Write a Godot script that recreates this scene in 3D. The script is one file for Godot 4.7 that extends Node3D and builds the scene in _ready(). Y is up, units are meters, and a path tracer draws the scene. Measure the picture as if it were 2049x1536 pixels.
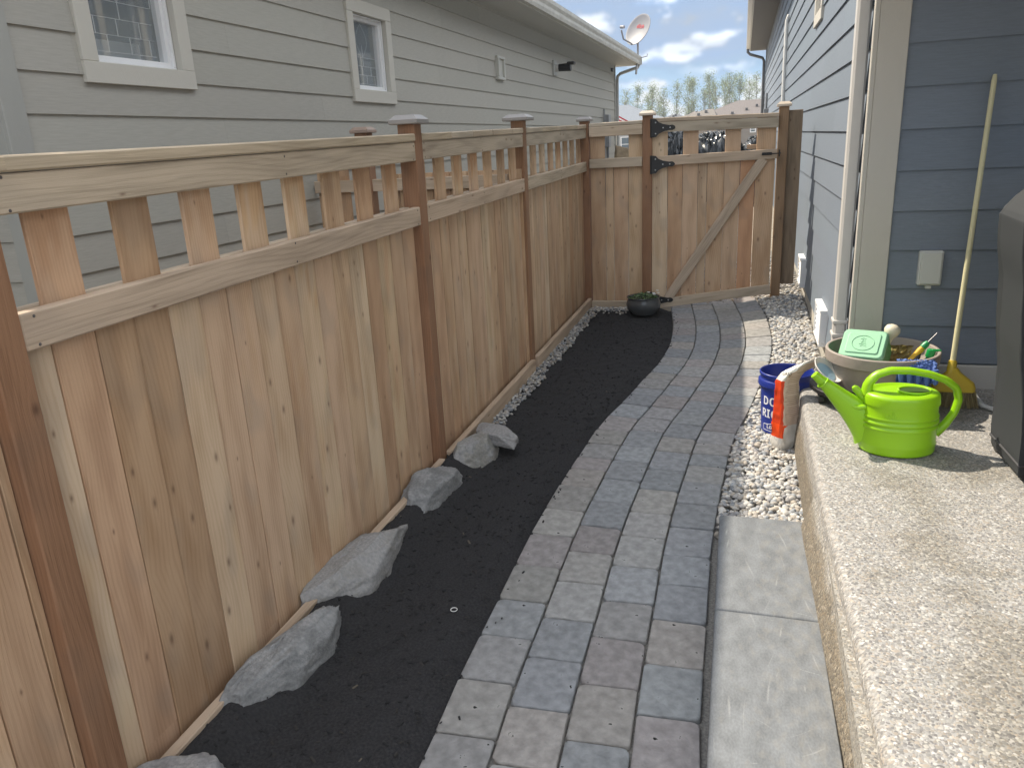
extends Node3D

# ---------------------------------------------------------------- mesh builder
class B:
	var v := PackedVector3Array()
	var uv := PackedVector2Array()
	var col := PackedColorArray()
	var ix := PackedInt32Array()
	var c := Color(1, 1, 1)
	var um := 0            # how boxes get uv: 0 plain, 1 grain along x, 2 along y, 3 along z
	var ucol := 0          # column of the wood atlas
	var v0 := 0.0
	func p(a: Vector3, t := Vector2.ZERO) -> int:
		v.append(a); uv.append(t); col.append(c)
		return v.size() - 1
	func tri(a: int, b: int, d: int) -> void:
		ix.append(a); ix.append(b); ix.append(d)
	func quad(a: int, b: int, d: int, e: int) -> void:
		tri(a, b, d); tri(a, d, e)
	func flip(i0: int) -> void:
		var i := i0
		while i < ix.size():
			var t := ix[i]
			ix[i] = ix[i + 1]; ix[i + 1] = t
			i += 3
	func fix(i0: int) -> void:          # closed shape: faces outward
		var m := Vector3.ZERO
		var n := 0
		for i in range(i0, ix.size()):
			m += v[ix[i]]; n += 1
		if n == 0: return
		m /= n
		var vol := 0.0
		for i in range(i0, ix.size(), 3):
			vol += (v[ix[i]] - m).dot((v[ix[i + 1]] - m).cross(v[ix[i + 2]] - m))
		if vol > 0.0: flip(i0)
	func face(i0: int, dir: Vector3) -> void:   # open sheet: faces dir
		var s := Vector3.ZERO
		for i in range(i0, ix.size(), 3):
			s += (v[ix[i + 2]] - v[ix[i]]).cross(v[ix[i + 1]] - v[ix[i]])
		if s.dot(dir) < 0.0: flip(i0)
	func wuv(q: Vector3, s: Vector3) -> Vector2:
		if um == 0:
			return Vector2(q.x + q.z, q.y)
		var a: float; var w: float; var l: float
		if um == 1: a = q.y + q.z * 0.7; w = s.y; l = q.x
		elif um == 2: a = q.x + q.z * 0.7; w = s.x; l = q.y
		else: a = q.y + q.x * 0.7; w = s.y; l = q.z
		var f := clampf(a / 0.15 + 0.5, 0.02, 0.98) if w > 0.06 else clampf(a / 0.15 + 0.3, 0.02, 0.98)
		return Vector2((ucol + f) / 8.0, v0 + l / (2.0 if um == 2 else 2.7))
	func box(xf: Transform3D, s: Vector3, bev := 0.0) -> void:
		var h := s * 0.5
		var i0 := ix.size()
		var fv := func(a: int, sg: Vector3) -> Vector3:
			var q := Vector3.ZERO
			for j in 3:
				q[j] = sg[j] * (h[j] - (0.0 if j == a else bev))
			return q
		var add := func(pts: Array) -> void:
			var o := Vector3.ZERO
			for q in pts: o += q
			var n: Vector3 = (pts[2] - pts[0]).cross(pts[1] - pts[0])
			if n.dot(o) < 0: pts.reverse()
			var k := []
			for q in pts: k.append(p(xf * q, wuv(q, s)))
			tri(k[0], k[1], k[2])
			if pts.size() > 3: tri(k[0], k[2], k[3])
		for a in 3:
			var b1 := (a + 1) % 3
			var b2 := (a + 2) % 3
			for sg in [-1.0, 1.0]:
				var pts := []
				for w in [[-1, -1], [1, -1], [1, 1], [-1, 1]]:
					var g := Vector3.ZERO
					g[a] = sg; g[b1] = w[0]; g[b2] = w[1]
					pts.append(fv.call(a, g))
				add.call(pts)
			if bev <= 0.0: continue
			for s1 in [-1.0, 1.0]:
				for s2 in [-1.0, 1.0]:
					var g1 := Vector3.ZERO
					g1[a] = s1; g1[b1] = s2; g1[b2] = -1
					var g2 := g1
					g2[b2] = 1
					add.call([fv.call(a, g1), fv.call(a, g2), fv.call(b1, g2), fv.call(b1, g1)])
		if bev <= 0.0: return
		for s1 in [-1.0, 1.0]:
			for s2 in [-1.0, 1.0]:
				for s3 in [-1.0, 1.0]:
					var g := Vector3(s1, s2, s3)
					add.call([fv.call(0, g), fv.call(1, g), fv.call(2, g)])
	func bx(x0: float, x1: float, y0: float, y1: float, z0: float, z1: float, bev := 0.0) -> void:
		box(Transform3D(Basis(), Vector3((x0 + x1) / 2, (y0 + y1) / 2, (z0 + z1) / 2)), Vector3(absf(x1 - x0), absf(y1 - y0), absf(z1 - z0)), bev)
	func bar(a: Vector3, b: Vector3, w: float, t: float, up := Vector3.UP, bev := 0.002) -> void:   # box from a to b; length along local x, w along up
		var x := (b - a).normalized()
		var z := x.cross(up).normalized()
		var y := z.cross(x)
		box(Transform3D(Basis(x, y, z), (a + b) / 2), Vector3(a.distance_to(b), w, t), bev)
	func tube(pts: Array, rad: Array, sides := 10, cap := true) -> void:
		var i0 := ix.size()
		var n := pts.size()
		var rings := []
		var nrm := Vector3.ZERO
		for i in n:
			var t: Vector3 = (pts[mini(i + 1, n - 1)] - pts[maxi(i - 1, 0)]).normalized()
			if i == 0:
				nrm = t.cross(Vector3.UP if absf(t.y) < 0.9 else Vector3.RIGHT).normalized()
			else:
				nrm = (nrm - t * nrm.dot(t)).normalized()
			var bi := t.cross(nrm)
			var r: float = rad[i] if rad.size() > 1 else rad[0]
			var ring := []
			for k in sides:
				var a := TAU * k / sides
				ring.append(p(pts[i] + (nrm * cos(a) + bi * sin(a)) * r, Vector2(float(k) / sides, float(i) / n)))
			rings.append(ring)
		for i in n - 1:
			for k in sides:
				var k2 := (k + 1) % sides
				quad(rings[i][k], rings[i][k2], rings[i + 1][k2], rings[i + 1][k])
		if cap:
			for e in [0, n - 1]:
				var cc := p(pts[e])
				var rr := []
				for k in sides: rr.append(p(v[rings[e][k]]))
				for k in sides:
					if e == 0: tri(cc, rr[(k + 1) % sides], rr[k])
					else: tri(cc, rr[k], rr[(k + 1) % sides])
		fix(i0)
	func lathe(prof: Array, segs: int, xf := Transform3D(), sq := Vector2.ONE) -> void:
		var i0 := ix.size()
		var rings := []
		for i in prof.size():
			var q: Vector2 = prof[i]
			var ring := []
			if q.x < 1e-5:
				var c0 := p(xf * Vector3(0, q.y, 0), Vector2(0.5, float(i) / prof.size()))
				for k in segs: ring.append(c0)
			else:
				for k in segs:
					var a := TAU * k / segs
					ring.append(p(xf * Vector3(cos(a) * q.x * sq.x, q.y, sin(a) * q.x * sq.y), Vector2(float(k) / segs, float(i) / prof.size())))
			rings.append(ring)
		for i in prof.size() - 1:
			if (prof[i] as Vector2).distance_to(prof[i + 1]) < 1e-6: continue
			for k in segs:
				var k2 := (k + 1) % segs
				var a: int = rings[i][k]; var b: int = rings[i][k2]
				var d: int = rings[i + 1][k2]; var e: int = rings[i + 1][k]
				if a != b: tri(a, b, d)
				if d != e: tri(a, d, e)
		fix(i0)
	func ball(xf: Transform3D, r := 1.0, segs := 14, rows := 9) -> void:
		var pr := []
		for i in rows + 1:
			var a := PI * i / rows - PI / 2
			pr.append(Vector2(maxf(0.0, cos(a) * r) if i > 0 and i < rows else 0.0, sin(a) * r))
		lathe(pr, segs, xf)
	func grid(nu: int, nv: int, f: Callable, uf = null, cf = null) -> int:
		var i0 := ix.size()
		var b := v.size()
		for j in nv + 1:
			for i in nu + 1:
				if cf != null: c = cf.call(i, j)
				p(f.call(i, j), uf.call(i, j) if uf != null else Vector2(float(i) / nu, float(j) / nv))
		for j in nv:
			for i in nu:
				var a := b + j * (nu + 1) + i
				quad(a, a + 1, a + nu + 2, a + nu + 1)
		return i0
	func prism(pts: PackedVector2Array, d: float, xf: Transform3D, smooth := false, taper := 0.0) -> void:   # outline in local xy, from z = 0 to z = d
		var i0 := ix.size()
		var n := pts.size()
		var cen := Vector2.ZERO
		for q in pts: cen += q / n
		var t := Geometry2D.triangulate_polygon(pts)
		for e in 2:
			var k := []
			for q in pts:
				var w := q if e == 0 else q + (cen - q).normalized() * taper
				k.append(p(xf * Vector3(w.x, w.y, d * e), w))
			for i in range(0, t.size(), 3):
				var a: Vector2 = pts[t[i]]; var b: Vector2 = pts[t[i + 1]]; var g: Vector2 = pts[t[i + 2]]
				var ccw := (b - a).cross(g - a) > 0
				if ccw == (e == 1): tri(k[t[i]], k[t[i + 2]], k[t[i + 1]])
				else: tri(k[t[i]], k[t[i + 1]], k[t[i + 2]])
		var area := 0.0
		for i in n: area += pts[i].cross(pts[(i + 1) % n])
		var rb := []; var rt := []
		for i in n:
			var w := pts[i] + (cen - pts[i]).normalized() * taper
			rb.append(p(xf * Vector3(pts[i].x, pts[i].y, 0))); rt.append(p(xf * Vector3(w.x, w.y, d)))
		for i in n:
			var j := (i + 1) % n
			var a: int = rb[i]; var b: int = rb[j]; var g: int = rt[j]; var h: int = rt[i]
			if not smooth:
				a = p(v[a]); b = p(v[b]); g = p(v[g]); h = p(v[h])
			if area > 0: quad(a, h, g, b)
			else: quad(a, b, g, h)
		fix(i0)
	func add_arrays(arr: Array, f: Callable) -> void:
		var b := v.size()
		for q in arr[Mesh.ARRAY_VERTEX]: p(f.call(q))
		if arr[Mesh.ARRAY_INDEX] != null and arr[Mesh.ARRAY_INDEX].size() > 0:
			for i in arr[Mesh.ARRAY_INDEX]: ix.append(b + i)
		else:
			for i in v.size() - b: ix.append(b + i)
	func mesh(m: Material) -> ArrayMesh:
		var n := PackedVector3Array()
		n.resize(v.size())
		for i in range(0, ix.size(), 3):
			var a := ix[i]; var b := ix[i + 1]; var d := ix[i + 2]
			var k := (v[d] - v[a]).cross(v[b] - v[a])
			n[a] += k; n[b] += k; n[d] += k
		for i in n.size():
			n[i] = n[i].normalized() if n[i].length_squared() > 1e-20 else Vector3.UP
		var arr := []
		arr.resize(Mesh.ARRAY_MAX)
		arr[Mesh.ARRAY_VERTEX] = v; arr[Mesh.ARRAY_NORMAL] = n; arr[Mesh.ARRAY_TEX_UV] = uv; arr[Mesh.ARRAY_COLOR] = col; arr[Mesh.ARRAY_INDEX] = ix
		var am := ArrayMesh.new()
		am.add_surface_from_arrays(Mesh.PRIMITIVE_TRIANGLES, arr)
		am.surface_set_material(0, m)
		return am

# ---------------------------------------------------------------- helpers
var M := {}
var rng := RandomNumberGenerator.new()
var used := {}

func rr(a: float, b: float) -> float: return rng.randf_range(a, b)
func lin(r: float, g: float, b: float, a := 1.0) -> Color: return Color(r, g, b, a).linear_to_srgb()

func numbered(s: String) -> String:
	if not used.has(s):
		used[s] = 0
		return s
	used[s] += 1
	return "%s_%03d" % [s, used[s]]

func kid_name(parent: Node, s: String) -> String:
	if parent == self: return numbered(s)
	if not parent.has_meta("nm"): parent.set_meta("nm", {})
	var d: Dictionary = parent.get_meta("nm")
	if not d.has(s):
		d[s] = 0
		return s
	d[s] += 1
	return "%s_%03d" % [s, d[s]]

func put(b: B, called: String, m: Material, parent: Node = self, at := Transform3D()) -> MeshInstance3D:
	return putm(b.mesh(m), called, parent, at)

func putm(am: Mesh, called: String, parent: Node = self, at := Transform3D()) -> MeshInstance3D:
	var o := MeshInstance3D.new()
	o.name = kid_name(parent, called)
	o.mesh = am
	o.transform = at
	parent.add_child(o, true)
	return o

func thing(called: String, label: String, category: String, at := Vector3.ZERO, group := "") -> Node3D:
	var o := Node3D.new()
	o.name = numbered(called)
	add_child(o, true)
	o.position = at
	return tag(o, label, category, group)

func tag(o: Node3D, label: String, category: String, group := "") -> Node3D:
	o.set_meta("label", label); o.set_meta("category", category)
	if group: o.set_meta("group", group)
	return o

func struct(o: Node3D, label: String) -> Node3D:
	o.set_meta("kind", "structure"); o.set_meta("label", label); o.set_meta("category", "setting")
	return o

func stuff(o: Node3D) -> Node3D:
	o.set_meta("kind", "stuff")
	return o

func mat(key: String, c: Color, rough := 0.8, more := {}) -> StandardMaterial3D:
	var m := StandardMaterial3D.new()
	m.resource_name = key
	m.albedo_color = c
	m.roughness = rough
	m.vertex_color_use_as_albedo = true
	for k in more: m.set(k, more[k])
	M[key] = m
	return m

func tex(im: Image) -> ImageTexture: return ImageTexture.create_from_image(im)

func fnl(sd: int, freq: float, oct := 3, type := FastNoiseLite.TYPE_SIMPLEX_SMOOTH) -> FastNoiseLite:
	var n := FastNoiseLite.new()
	n.seed = sd; n.frequency = freq; n.noise_type = type
	n.fractal_type = FastNoiseLite.FRACTAL_FBM if oct > 1 else FastNoiseLite.FRACTAL_NONE
	n.fractal_octaves = oct
	return n

func noise_img(sd: int, size: int, freq: float, oct: int, lo: Color, hi: Color, type := FastNoiseLite.TYPE_SIMPLEX_SMOOTH) -> ImageTexture:
	var src := fnl(sd, freq, oct, type).get_seamless_image(size, size)
	var d := src.get_data()
	var out := PackedByteArray()
	out.resize(size * size * 3)
	var l := lo.linear_to_srgb(); var h := hi.linear_to_srgb()
	for i in size * size:
		var t := d[i] / 255.0
		out[i * 3] = int(255 * lerpf(l.r, h.r, t)); out[i * 3 + 1] = int(255 * lerpf(l.g, h.g, t)); out[i * 3 + 2] = int(255 * lerpf(l.b, h.b, t))
	return tex(Image.create_from_data(size, size, false, Image.FORMAT_RGB8, out))

func noise_nrm(sd: int, size: int, freq: float, oct: int, strength: float, type := FastNoiseLite.TYPE_SIMPLEX_SMOOTH) -> NoiseTexture2D:
	var t := NoiseTexture2D.new()
	t.width = size; t.height = size; t.seamless = true
	t.noise = fnl(sd, freq, oct, type)
	t.as_normal_map = true; t.bump_strength = strength
	return t

func tri(m: StandardMaterial3D, sc: Vector3) -> StandardMaterial3D:
	m.uv1_triplanar = true; m.uv1_world_triplanar = true; m.uv1_scale = sc; m.uv1_triplanar_sharpness = 4.0
	return m

func letters(b: B, s: String, h: float, depth: float, f: Callable, bold := true, mono := "Droid Sans") -> void:   # h: cap height
	var t := TextMesh.new()
	var sf := SystemFont.new()
	sf.font_names = PackedStringArray([mono])
	sf.font_weight = 700 if bold else 400
	t.font = sf
	t.text = s
	t.font_size = 64
	t.pixel_size = h / 46.0
	t.depth = depth
	t.curve_step = 4.0
	b.add_arrays(t.get_mesh_arrays(), f)

# ---------------------------------------------------------------- the scene
func _ready() -> void:
	rng.seed = 20240
	var cam := Camera3D.new()
	cam.name = "camera"
	cam.transform = Transform3D(Basis(Vector3(0.95608, -0.048911, -0.288995), Vector3(-0.041251, 0.953712, -0.29788), Vector3(0.290187, 0.296717, 0.909807)).orthonormalized(), Vector3(0, 1.80, 0))
	cam.fov = 52.72
	cam.near = 0.05
	cam.far = 1500.0
	add_child(cam)
	cam.current = true
	var env := Environment.new()
	env.background_mode = Environment.BG_SKY
	var sm := PanoramaSkyMaterial.new()
	sm.panorama = sky_image()
	var sky := Sky.new()
	sky.sky_material = sm
	env.sky = sky
	env.background_energy_multiplier = 1.0
	env.tonemap_mode = Environment.TONE_MAPPER_LINEAR
	env.tonemap_exposure = 1.75
	env.fog_enabled = true
	env.fog_density = 0.0009
	env.fog_light_color = Color(0.86, 0.90, 0.95)
	env.sdfgi_enabled = true; env.ssao_enabled = true; env.ssil_enabled = true
	var we := WorldEnvironment.new()
	we.name = "world"
	we.environment = env
	add_child(we)
	var sun := DirectionalLight3D.new()
	sun.name = "sun"
	sun.light_energy = 1.2
	sun.light_color = Color(1.0, 0.95, 0.87)
	sun.light_angular_distance = 0.5
	sun.shadow_enabled = true
	var d := Vector3(1.0, -1.30, 0.45).normalized()
	sun.transform = Transform3D(Basis.looking_at(d, Vector3.UP), Vector3.ZERO)
	add_child(sun)
	materials()
	build_path()
	build_ground()
	build_patio()
	build_pavers()
	build_left_house()
	build_right_house()
	build_fence()
	build_rocks()
	build_far()
	dish()
	grill()
	broom()
	planter()
	bucket()
	sack()
	watering_can()
	flower_pot()

# ---------------------------------------------------------------- materials
func wood_atlas() -> Array:
	var W := 1024; var H := 1024
	var out := PackedByteArray(); out.resize(W * H * 3)
	var hgt := PackedByteArray(); hgt.resize(W * H)
	var n1 := fnl(11, 1.0, 2); var n2 := fnl(12, 1.0, 2); var n3 := fnl(13, 1.0, 1)
	var r := RandomNumberGenerator.new(); r.seed = 77
	for k in 8:
		var rail := k >= 5
		var knots := []
		for q in (6 if k in [1, 3, 6] else 3):
			knots.append([r.randf_range(0.02, 0.12), r.randf_range(0.05, 1.95), r.randf_range(0.004, 0.012)])
		var cx := r.randf_range(-0.02, 0.16)
		var fr := r.randf_range(0.008, 0.015)
		var base: Color = [Color(.54, .40, .285), Color(.58, .455, .34), Color(.51, .36, .25), Color(.57, .43, .31), Color(.54, .385, .275), Color(.47, .395, .325), Color(.43, .37, .31), Color(.49, .405, .33)][k]
		var dark: Color = [Color(.36, .235, .14), Color(.40, .27, .17), Color(.30, .18, .105), Color(.38, .26, .16), Color(.34, .215, .135), Color(.29, .24, .19), Color(.26, .22, .18), Color(.31, .25, .19)][k]
		for y in H:
			var Y := y * 2.0 / H
			var sway := 0.02 * n1.get_noise_2d(Y * 0.9 + k * 31.0, 3.0)
			for i in 128:
				var X := i * 0.00117
				var t := absf(X - cx - sway) * (0.7 + 0.5 * absf(n3.get_noise_2d(k * 9.0, Y * 0.6))) + 0.007 * n2.get_noise_2d(X * 14.0 + k * 17.0, Y * 2.2)
				var kn := 0.0
				for q in knots:
					var dx: float = X - q[0]; var dy: float = (Y - q[1])
					if absf(dy) > 0.09: continue
					var d2 := dx * dx + dy * dy * 0.22
					var s: float = q[2]
					t += 0.9 * s * exp(-d2 / (s * s * 7.0)) * (1.0 if dx > 0 else -1.0)
					kn = maxf(kn, exp(-d2 / (s * s * 0.55)))
				var g := 0.5 + 0.5 * sin(TAU * t / fr)
				g = g * g
				var f := n1.get_noise_2d(X * 420.0, Y * 6.0 + k * 5.0)
				var lo := n2.get_noise_2d(X * 9.0 - k * 7.0, Y * 1.6 + 40.0)
				var m := clampf(0.26 * g + 0.26 * f + 0.55 * lo + 0.16, 0.0, 1.0)
				if rail: m = clampf(m + 0.9 * maxf(0.0, n3.get_noise_2d(X * 22.0 + 60.0, Y * 3.0 + k * 11.0) - 0.25), 0.0, 1.0)
				var cc := base.lerp(dark, m).lerp(Color(.27, .235, .205), 0.26 * smoothstep(0.1, 0.6, n2.get_noise_2d(X * 5.0 + k * 3.0, Y * 2.6 - 20.0))).lerp(Color(.12, .065, .04), kn * 0.72)
				cc = Color(cc.r * 1.14, cc.g * 1.12, cc.b * 1.06).linear_to_srgb()
				var o := (y * W + k * 128 + i) * 3
				out[o] = int(cc.r * 255); out[o + 1] = int(cc.g * 255); out[o + 2] = int(cc.b * 255)
				hgt[y * W + k * 128 + i] = int(clampf(0.6 - 0.25 * g - 0.3 * f - 0.2 * kn, 0.0, 1.0) * 255)
	var hi := Image.create_from_data(W, H, false, Image.FORMAT_L8, hgt)
	hi.convert(Image.FORMAT_RGBA8)
	hi.bump_map_to_normal_map(1.6)
	return [tex(Image.create_from_data(W, H, false, Image.FORMAT_RGB8, out)), tex(hi)]

func aggregate(size: int, count: int, rmin: float, rmax: float, mortar: Color, palette: Array, sd: int) -> Array:   # pebbles set in cement, stamped on a tile that repeats
	var r := RandomNumberGenerator.new(); r.seed = sd
	var out := PackedByteArray(); out.resize(size * size * 3)
	var hgt := PackedByteArray(); hgt.resize(size * size)
	for i in size * size:
		var j := r.randf_range(0.85, 1.12)
		var cc := Color(mortar.r * j, mortar.g * j, mortar.b * j).linear_to_srgb()
		out[i * 3] = int(cc.r * 255); out[i * 3 + 1] = int(cc.g * 255); out[i * 3 + 2] = int(cc.b * 255)
		hgt[i] = int(90 * j)
	for q in count:
		var cx := r.randf() * size; var cy := r.randf() * size
		var a := r.randf_range(rmin, rmax); var b := a * r.randf_range(0.55, 0.95)
		var an := r.randf() * PI
		var ca := cos(an); var sa := sin(an)
		var cc: Color = palette[r.randi() % palette.size()]
		var j := r.randf_range(0.75, 1.2)
		cc = Color(cc.r * j, cc.g * j, cc.b * j).linear_to_srgb()
		var R := int(ceil(a))
		for dy in range(-R, R + 1):
			for dx in range(-R, R + 1):
				var u := (dx * ca + dy * sa) / a; var w := (-dx * sa + dy * ca) / b
				var d := u * u + w * w
				if d > 1.0: continue
				var o := posmod(int(cy) + dy, size) * size + posmod(int(cx) + dx, size)
				out[o * 3] = int(minf(cc.r, 1.0) * 255); out[o * 3 + 1] = int(minf(cc.g, 1.0) * 255); out[o * 3 + 2] = int(minf(cc.b, 1.0) * 255)
				hgt[o] = int(110 + 140 * sqrt(1.0 - d))
	var hi := Image.create_from_data(size, size, false, Image.FORMAT_L8, hgt)
	hi.convert(Image.FORMAT_RGBA8)
	hi.bump_map_to_normal_map(2.0)
	return [tex(Image.create_from_data(size, size, false, Image.FORMAT_RGB8, out)), tex(hi)]

func slab_tex() -> ImageTexture:
	var W := 384; var H := 768
	var a := fnl(31, 0.012, 5); var b := fnl(32, 0.11, 3); var e := fnl(33, 0.02, 3)
	var r := RandomNumberGenerator.new(); r.seed = 5
	var im := Image.create(W, H, false, Image.FORMAT_RGB8)
	var sc := PackedFloat32Array(); sc.resize(W * H)
	for q in 44:      # rub marks and scratches
		var x := r.randf() * W; var y := r.randf() * H
		var an := r.randf_range(-0.5, 0.5) + (PI / 2 if r.randf() < 0.75 else 0.0)
		var L := r.randf_range(10, 120); var w := (r.randf_range(0.8, 2.2) if q < 26 else r.randf_range(4.0, 5.5)); var s := (r.randf_range(0.02, 0.10) if q < 26 else r.randf_range(0.05, 0.16))
		var bend := r.randf_range(-0.004, 0.004)
		for k in int(L):
			x += cos(an); y += sin(an); an += bend
			for d in range(-5, 6):
				var px := int(x) + d
				if px < 0 or px >= W or y < 0 or y >= H: continue
				var f := maxf(0.0, 1.0 - absf(d) / w) * sin(PI * k / L) * s * (0.5 + 0.8 * absf(b.get_noise_2d(px * 3.0, y * 3.0)))
				sc[int(y) * W + px] = maxf(sc[int(y) * W + px], f)
	for y in H:
		for x in W:
			var t := 0.17 + 0.05 * a.get_noise_2d(x, y) + 0.03 * b.get_noise_2d(x, y)
			var warm := clampf(1.5 * e.get_noise_2d(x, y) + (float(x) / W - 0.62) * 1.1, 0.0, 0.75)
			var cc := Color(t * 0.95, t * 1.02, t * 1.09).lerp(Color(0.31, 0.285, 0.235), warm * 0.22)
			var s := sc[y * W + x]
			cc = Color(cc.r + s, cc.g + s * 0.97, cc.b + s * 0.88)
			im.set_pixel(x, y, cc.linear_to_srgb())
	return tex(im)

func bag_tex() -> ImageTexture:      # print on a paper sack, laid flat: orange gusset, pale front with lines of small print
	var im := Image.create(512, 512, false, Image.FORMAT_RGB8)
	var wht := Color(0.86, 0.85, 0.82); var beige := Color(0.83, 0.74, 0.66); var org := Color(0.93, 0.30, 0.05)
	im.fill(wht)
	# v runs up the sack (0 at the foot); image rows are v * 512
	im.fill_rect(Rect2i(184, 66, 146, 282), org)            # gusset
	im.fill_rect(Rect2i(58, 128, 130, 350), beige)
	im.fill_rect(Rect2i(172, 66, 22, 60), org)
	for i in 6: im.fill_rect(Rect2i(184 - i * 9, 112 + i * 3, 12 + i * 9, 3), org)
	im.fill_rect(Rect2i(184, 136, 146, 212), Color(0.84, 0.25, 0.055))
	var r := RandomNumberGenerator.new(); r.seed = 9
	for k in 22:
		var y := 175 + k * 9
		if k % 6 == 5: continue
		im.fill_rect(Rect2i(72, y, r.randi_range(60, 100), 2), Color(0.66, 0.53, 0.45))
	im.fill_rect(Rect2i(160, 366, 14, 10), Color(0.6, 0.5, 0.36))
	im.fill_rect(Rect2i(72, 152, 14, 12), Color(0.62, 0.54, 0.42))
	im.fill_rect(Rect2i(96, 392, 40, 3), Color(0.2, 0.18, 0.17))
	return tex(im)

func materials() -> void:
	var wa := wood_atlas()
	mat("wood", Color(1, 1, 1), 0.78, {"albedo_texture": wa[0], "normal_enabled": true, "normal_texture": wa[1], "normal_scale": 0.5})
	var ag := aggregate(640, 6200, 4.0, 9.5, Color(.325, .32, .31), [Color(.295, .29, .28), Color(.255, .25, .24), Color(.40, .385, .355), Color(.215, .21, .205), Color(.35, .31, .265), Color(.46, .45, .435), Color(.29, .27, .24), Color(.18, .175, .175)], 3)
	tri(mat("aggregate", Color(1, 1, 1), 0.72, {"albedo_texture": ag[0], "normal_enabled": true, "normal_texture": ag[1], "normal_scale": 1.0}), Vector3(2.3, 2.3, 2.3))
	mat("slab", Color(1, 1, 1), 0.8, {"albedo_texture": slab_tex(), "normal_enabled": true, "normal_texture": noise_nrm(41, 256, 0.12, 3, 1.2), "normal_scale": 0.35})
	tri(mat("paver", Color(1, 1, 1), 0.83, {"albedo_texture": noise_img(51, 512, 0.02, 7, Color(.6, .6, .6), Color(1.06, 1.06, 1.06)), "normal_enabled": true, "normal_texture": noise_nrm(52, 512, 0.05, 5, 3.0), "normal_scale": 0.55}), Vector3(1.7, 1.7, 1.7))
	tri(mat("mulch", Color(1, 1, 1), 0.97, {"albedo_texture": noise_img(61, 512, 0.06, 5, Color(.022, .022, .024), Color(.052, .051, .052)), "normal_enabled": true, "normal_texture": noise_nrm(62, 512, 0.09, 5, 6.0), "normal_scale": 0.7, "metallic_specular": 0.25}), Vector3(2.3, 2.3, 2.3))
	mat("chip", Color(1, 1, 1), 0.95, {"metallic_specular": 0.25})
	mat("pebble", Color(1, 1, 1), 0.7)
	tri(mat("sand", Color(1, 1, 1), 0.97, {"albedo_texture": noise_img(63, 256, 0.09, 4, Color(.10, .095, .088), Color(.26, .245, .22))}), Vector3(3, 3, 3))
	tri(mat("earth", Color(1, 1, 1), 0.97, {"albedo_texture": noise_img(64, 512, 0.03, 6, Color(.22, .19, .15), Color(.38, .34, .28))}), Vector3(.4, .4, .4))
	tri(mat("rock", Color(1, 1, 1), 0.88, {"albedo_texture": noise_img(71, 512, 0.05, 7, Color(.21, .21, .215), Color(.36, .355, .345)), "normal_enabled": true, "normal_texture": noise_nrm(72, 512, 0.12, 6, 4.0), "normal_scale": 0.4}), Vector3(2.1, 2.1, 2.1))
	tri(mat("siding", Color(1, 1, 1), 0.62, {"albedo_texture": noise_img(81, 512, 0.02, 4, Color(.86, .86, .85), Color(1, 1, 1)), "normal_enabled": true, "normal_texture": noise_nrm(82, 512, 0.035, 4, 4.0), "normal_scale": 0.32}), Vector3(.7, 9.0, .7))
	tri(mat("trim", Color(1, 1, 1), 0.6, {"normal_enabled": true, "normal_texture": M["siding"].normal_texture, "normal_scale": 0.25}), Vector3(9.0, .7, 9.0))
	tri(mat("stucco", Color(1, 1, 1), 0.92, {"albedo_texture": noise_img(83, 256, 0.06, 4, Color(.8, .8, .8), Color(1, 1, 1))}), Vector3(2, 2, 2))
	tri(mat("gutter", Color(1, 1, 1), 0.5, {"albedo_texture": noise_img(84, 512, 0.016, 5, Color(.72, .72, .72), Color(1, 1, 1))}), Vector3(1.1, 1.1, 0.5))
	mat("paint", Color(1, 1, 1), 0.45)
	mat("cap", Color(1, 1, 1), 0.42)
	mat("matte", Color(1, 1, 1), 0.9)
	mat("plastic", Color(1, 1, 1), 0.34)
	mat("satin", Color(1, 1, 1), 0.5)
	mat("metal", Color(1, 1, 1), 0.32, {"metallic": 1.0})
	mat("black", lin(.012, .012, .013), 0.42)
	mat("glaze", Color(1, 1, 1), 0.12)
	tri(mat("tub", Color(1, 1, 1), 0.62, {"albedo_texture": noise_img(85, 256, 0.03, 4, Color(.86, .86, .86), Color(1, 1, 1))}), Vector3(3, 3, 3))
	mat("glass", Color(0.9, 0.95, 0.97, 0.12), 0.02, {"transparency": BaseMaterial3D.TRANSPARENCY_ALPHA, "vertex_color_use_as_albedo": false})
	mat("bottle", Color(0.02, 0.35, 0.2, 0.35), 0.05, {"transparency": BaseMaterial3D.TRANSPARENCY_ALPHA, "vertex_color_use_as_albedo": false})
	tri(mat("cloth", Color(1, 1, 1), 0.72, {"normal_enabled": true, "normal_texture": noise_nrm(91, 256, 0.2, 2, 2.0), "normal_scale": 0.35, "metallic_specular": 0.4}), Vector3(7, 7, 7))
	mat("bag", Color(1, 1, 1), 0.55, {"albedo_texture": bag_tex()})
	mat("tarp", lin(.045, .05, .056), 0.24)
	tri(mat("shingle", Color(1, 1, 1), 0.92, {"albedo_texture": noise_img(95, 256, 0.09, 3, Color(.75, .75, .75), Color(1.1, 1.1, 1.1))}), Vector3(1.0, 1.0, 1.0))
	mat("leaf", Color(1, 1, 1), 0.6, {"backlight": Color(0.35, 0.4, 0.15)})
	mat("bark", Color(1, 1, 1), 0.9)

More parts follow.
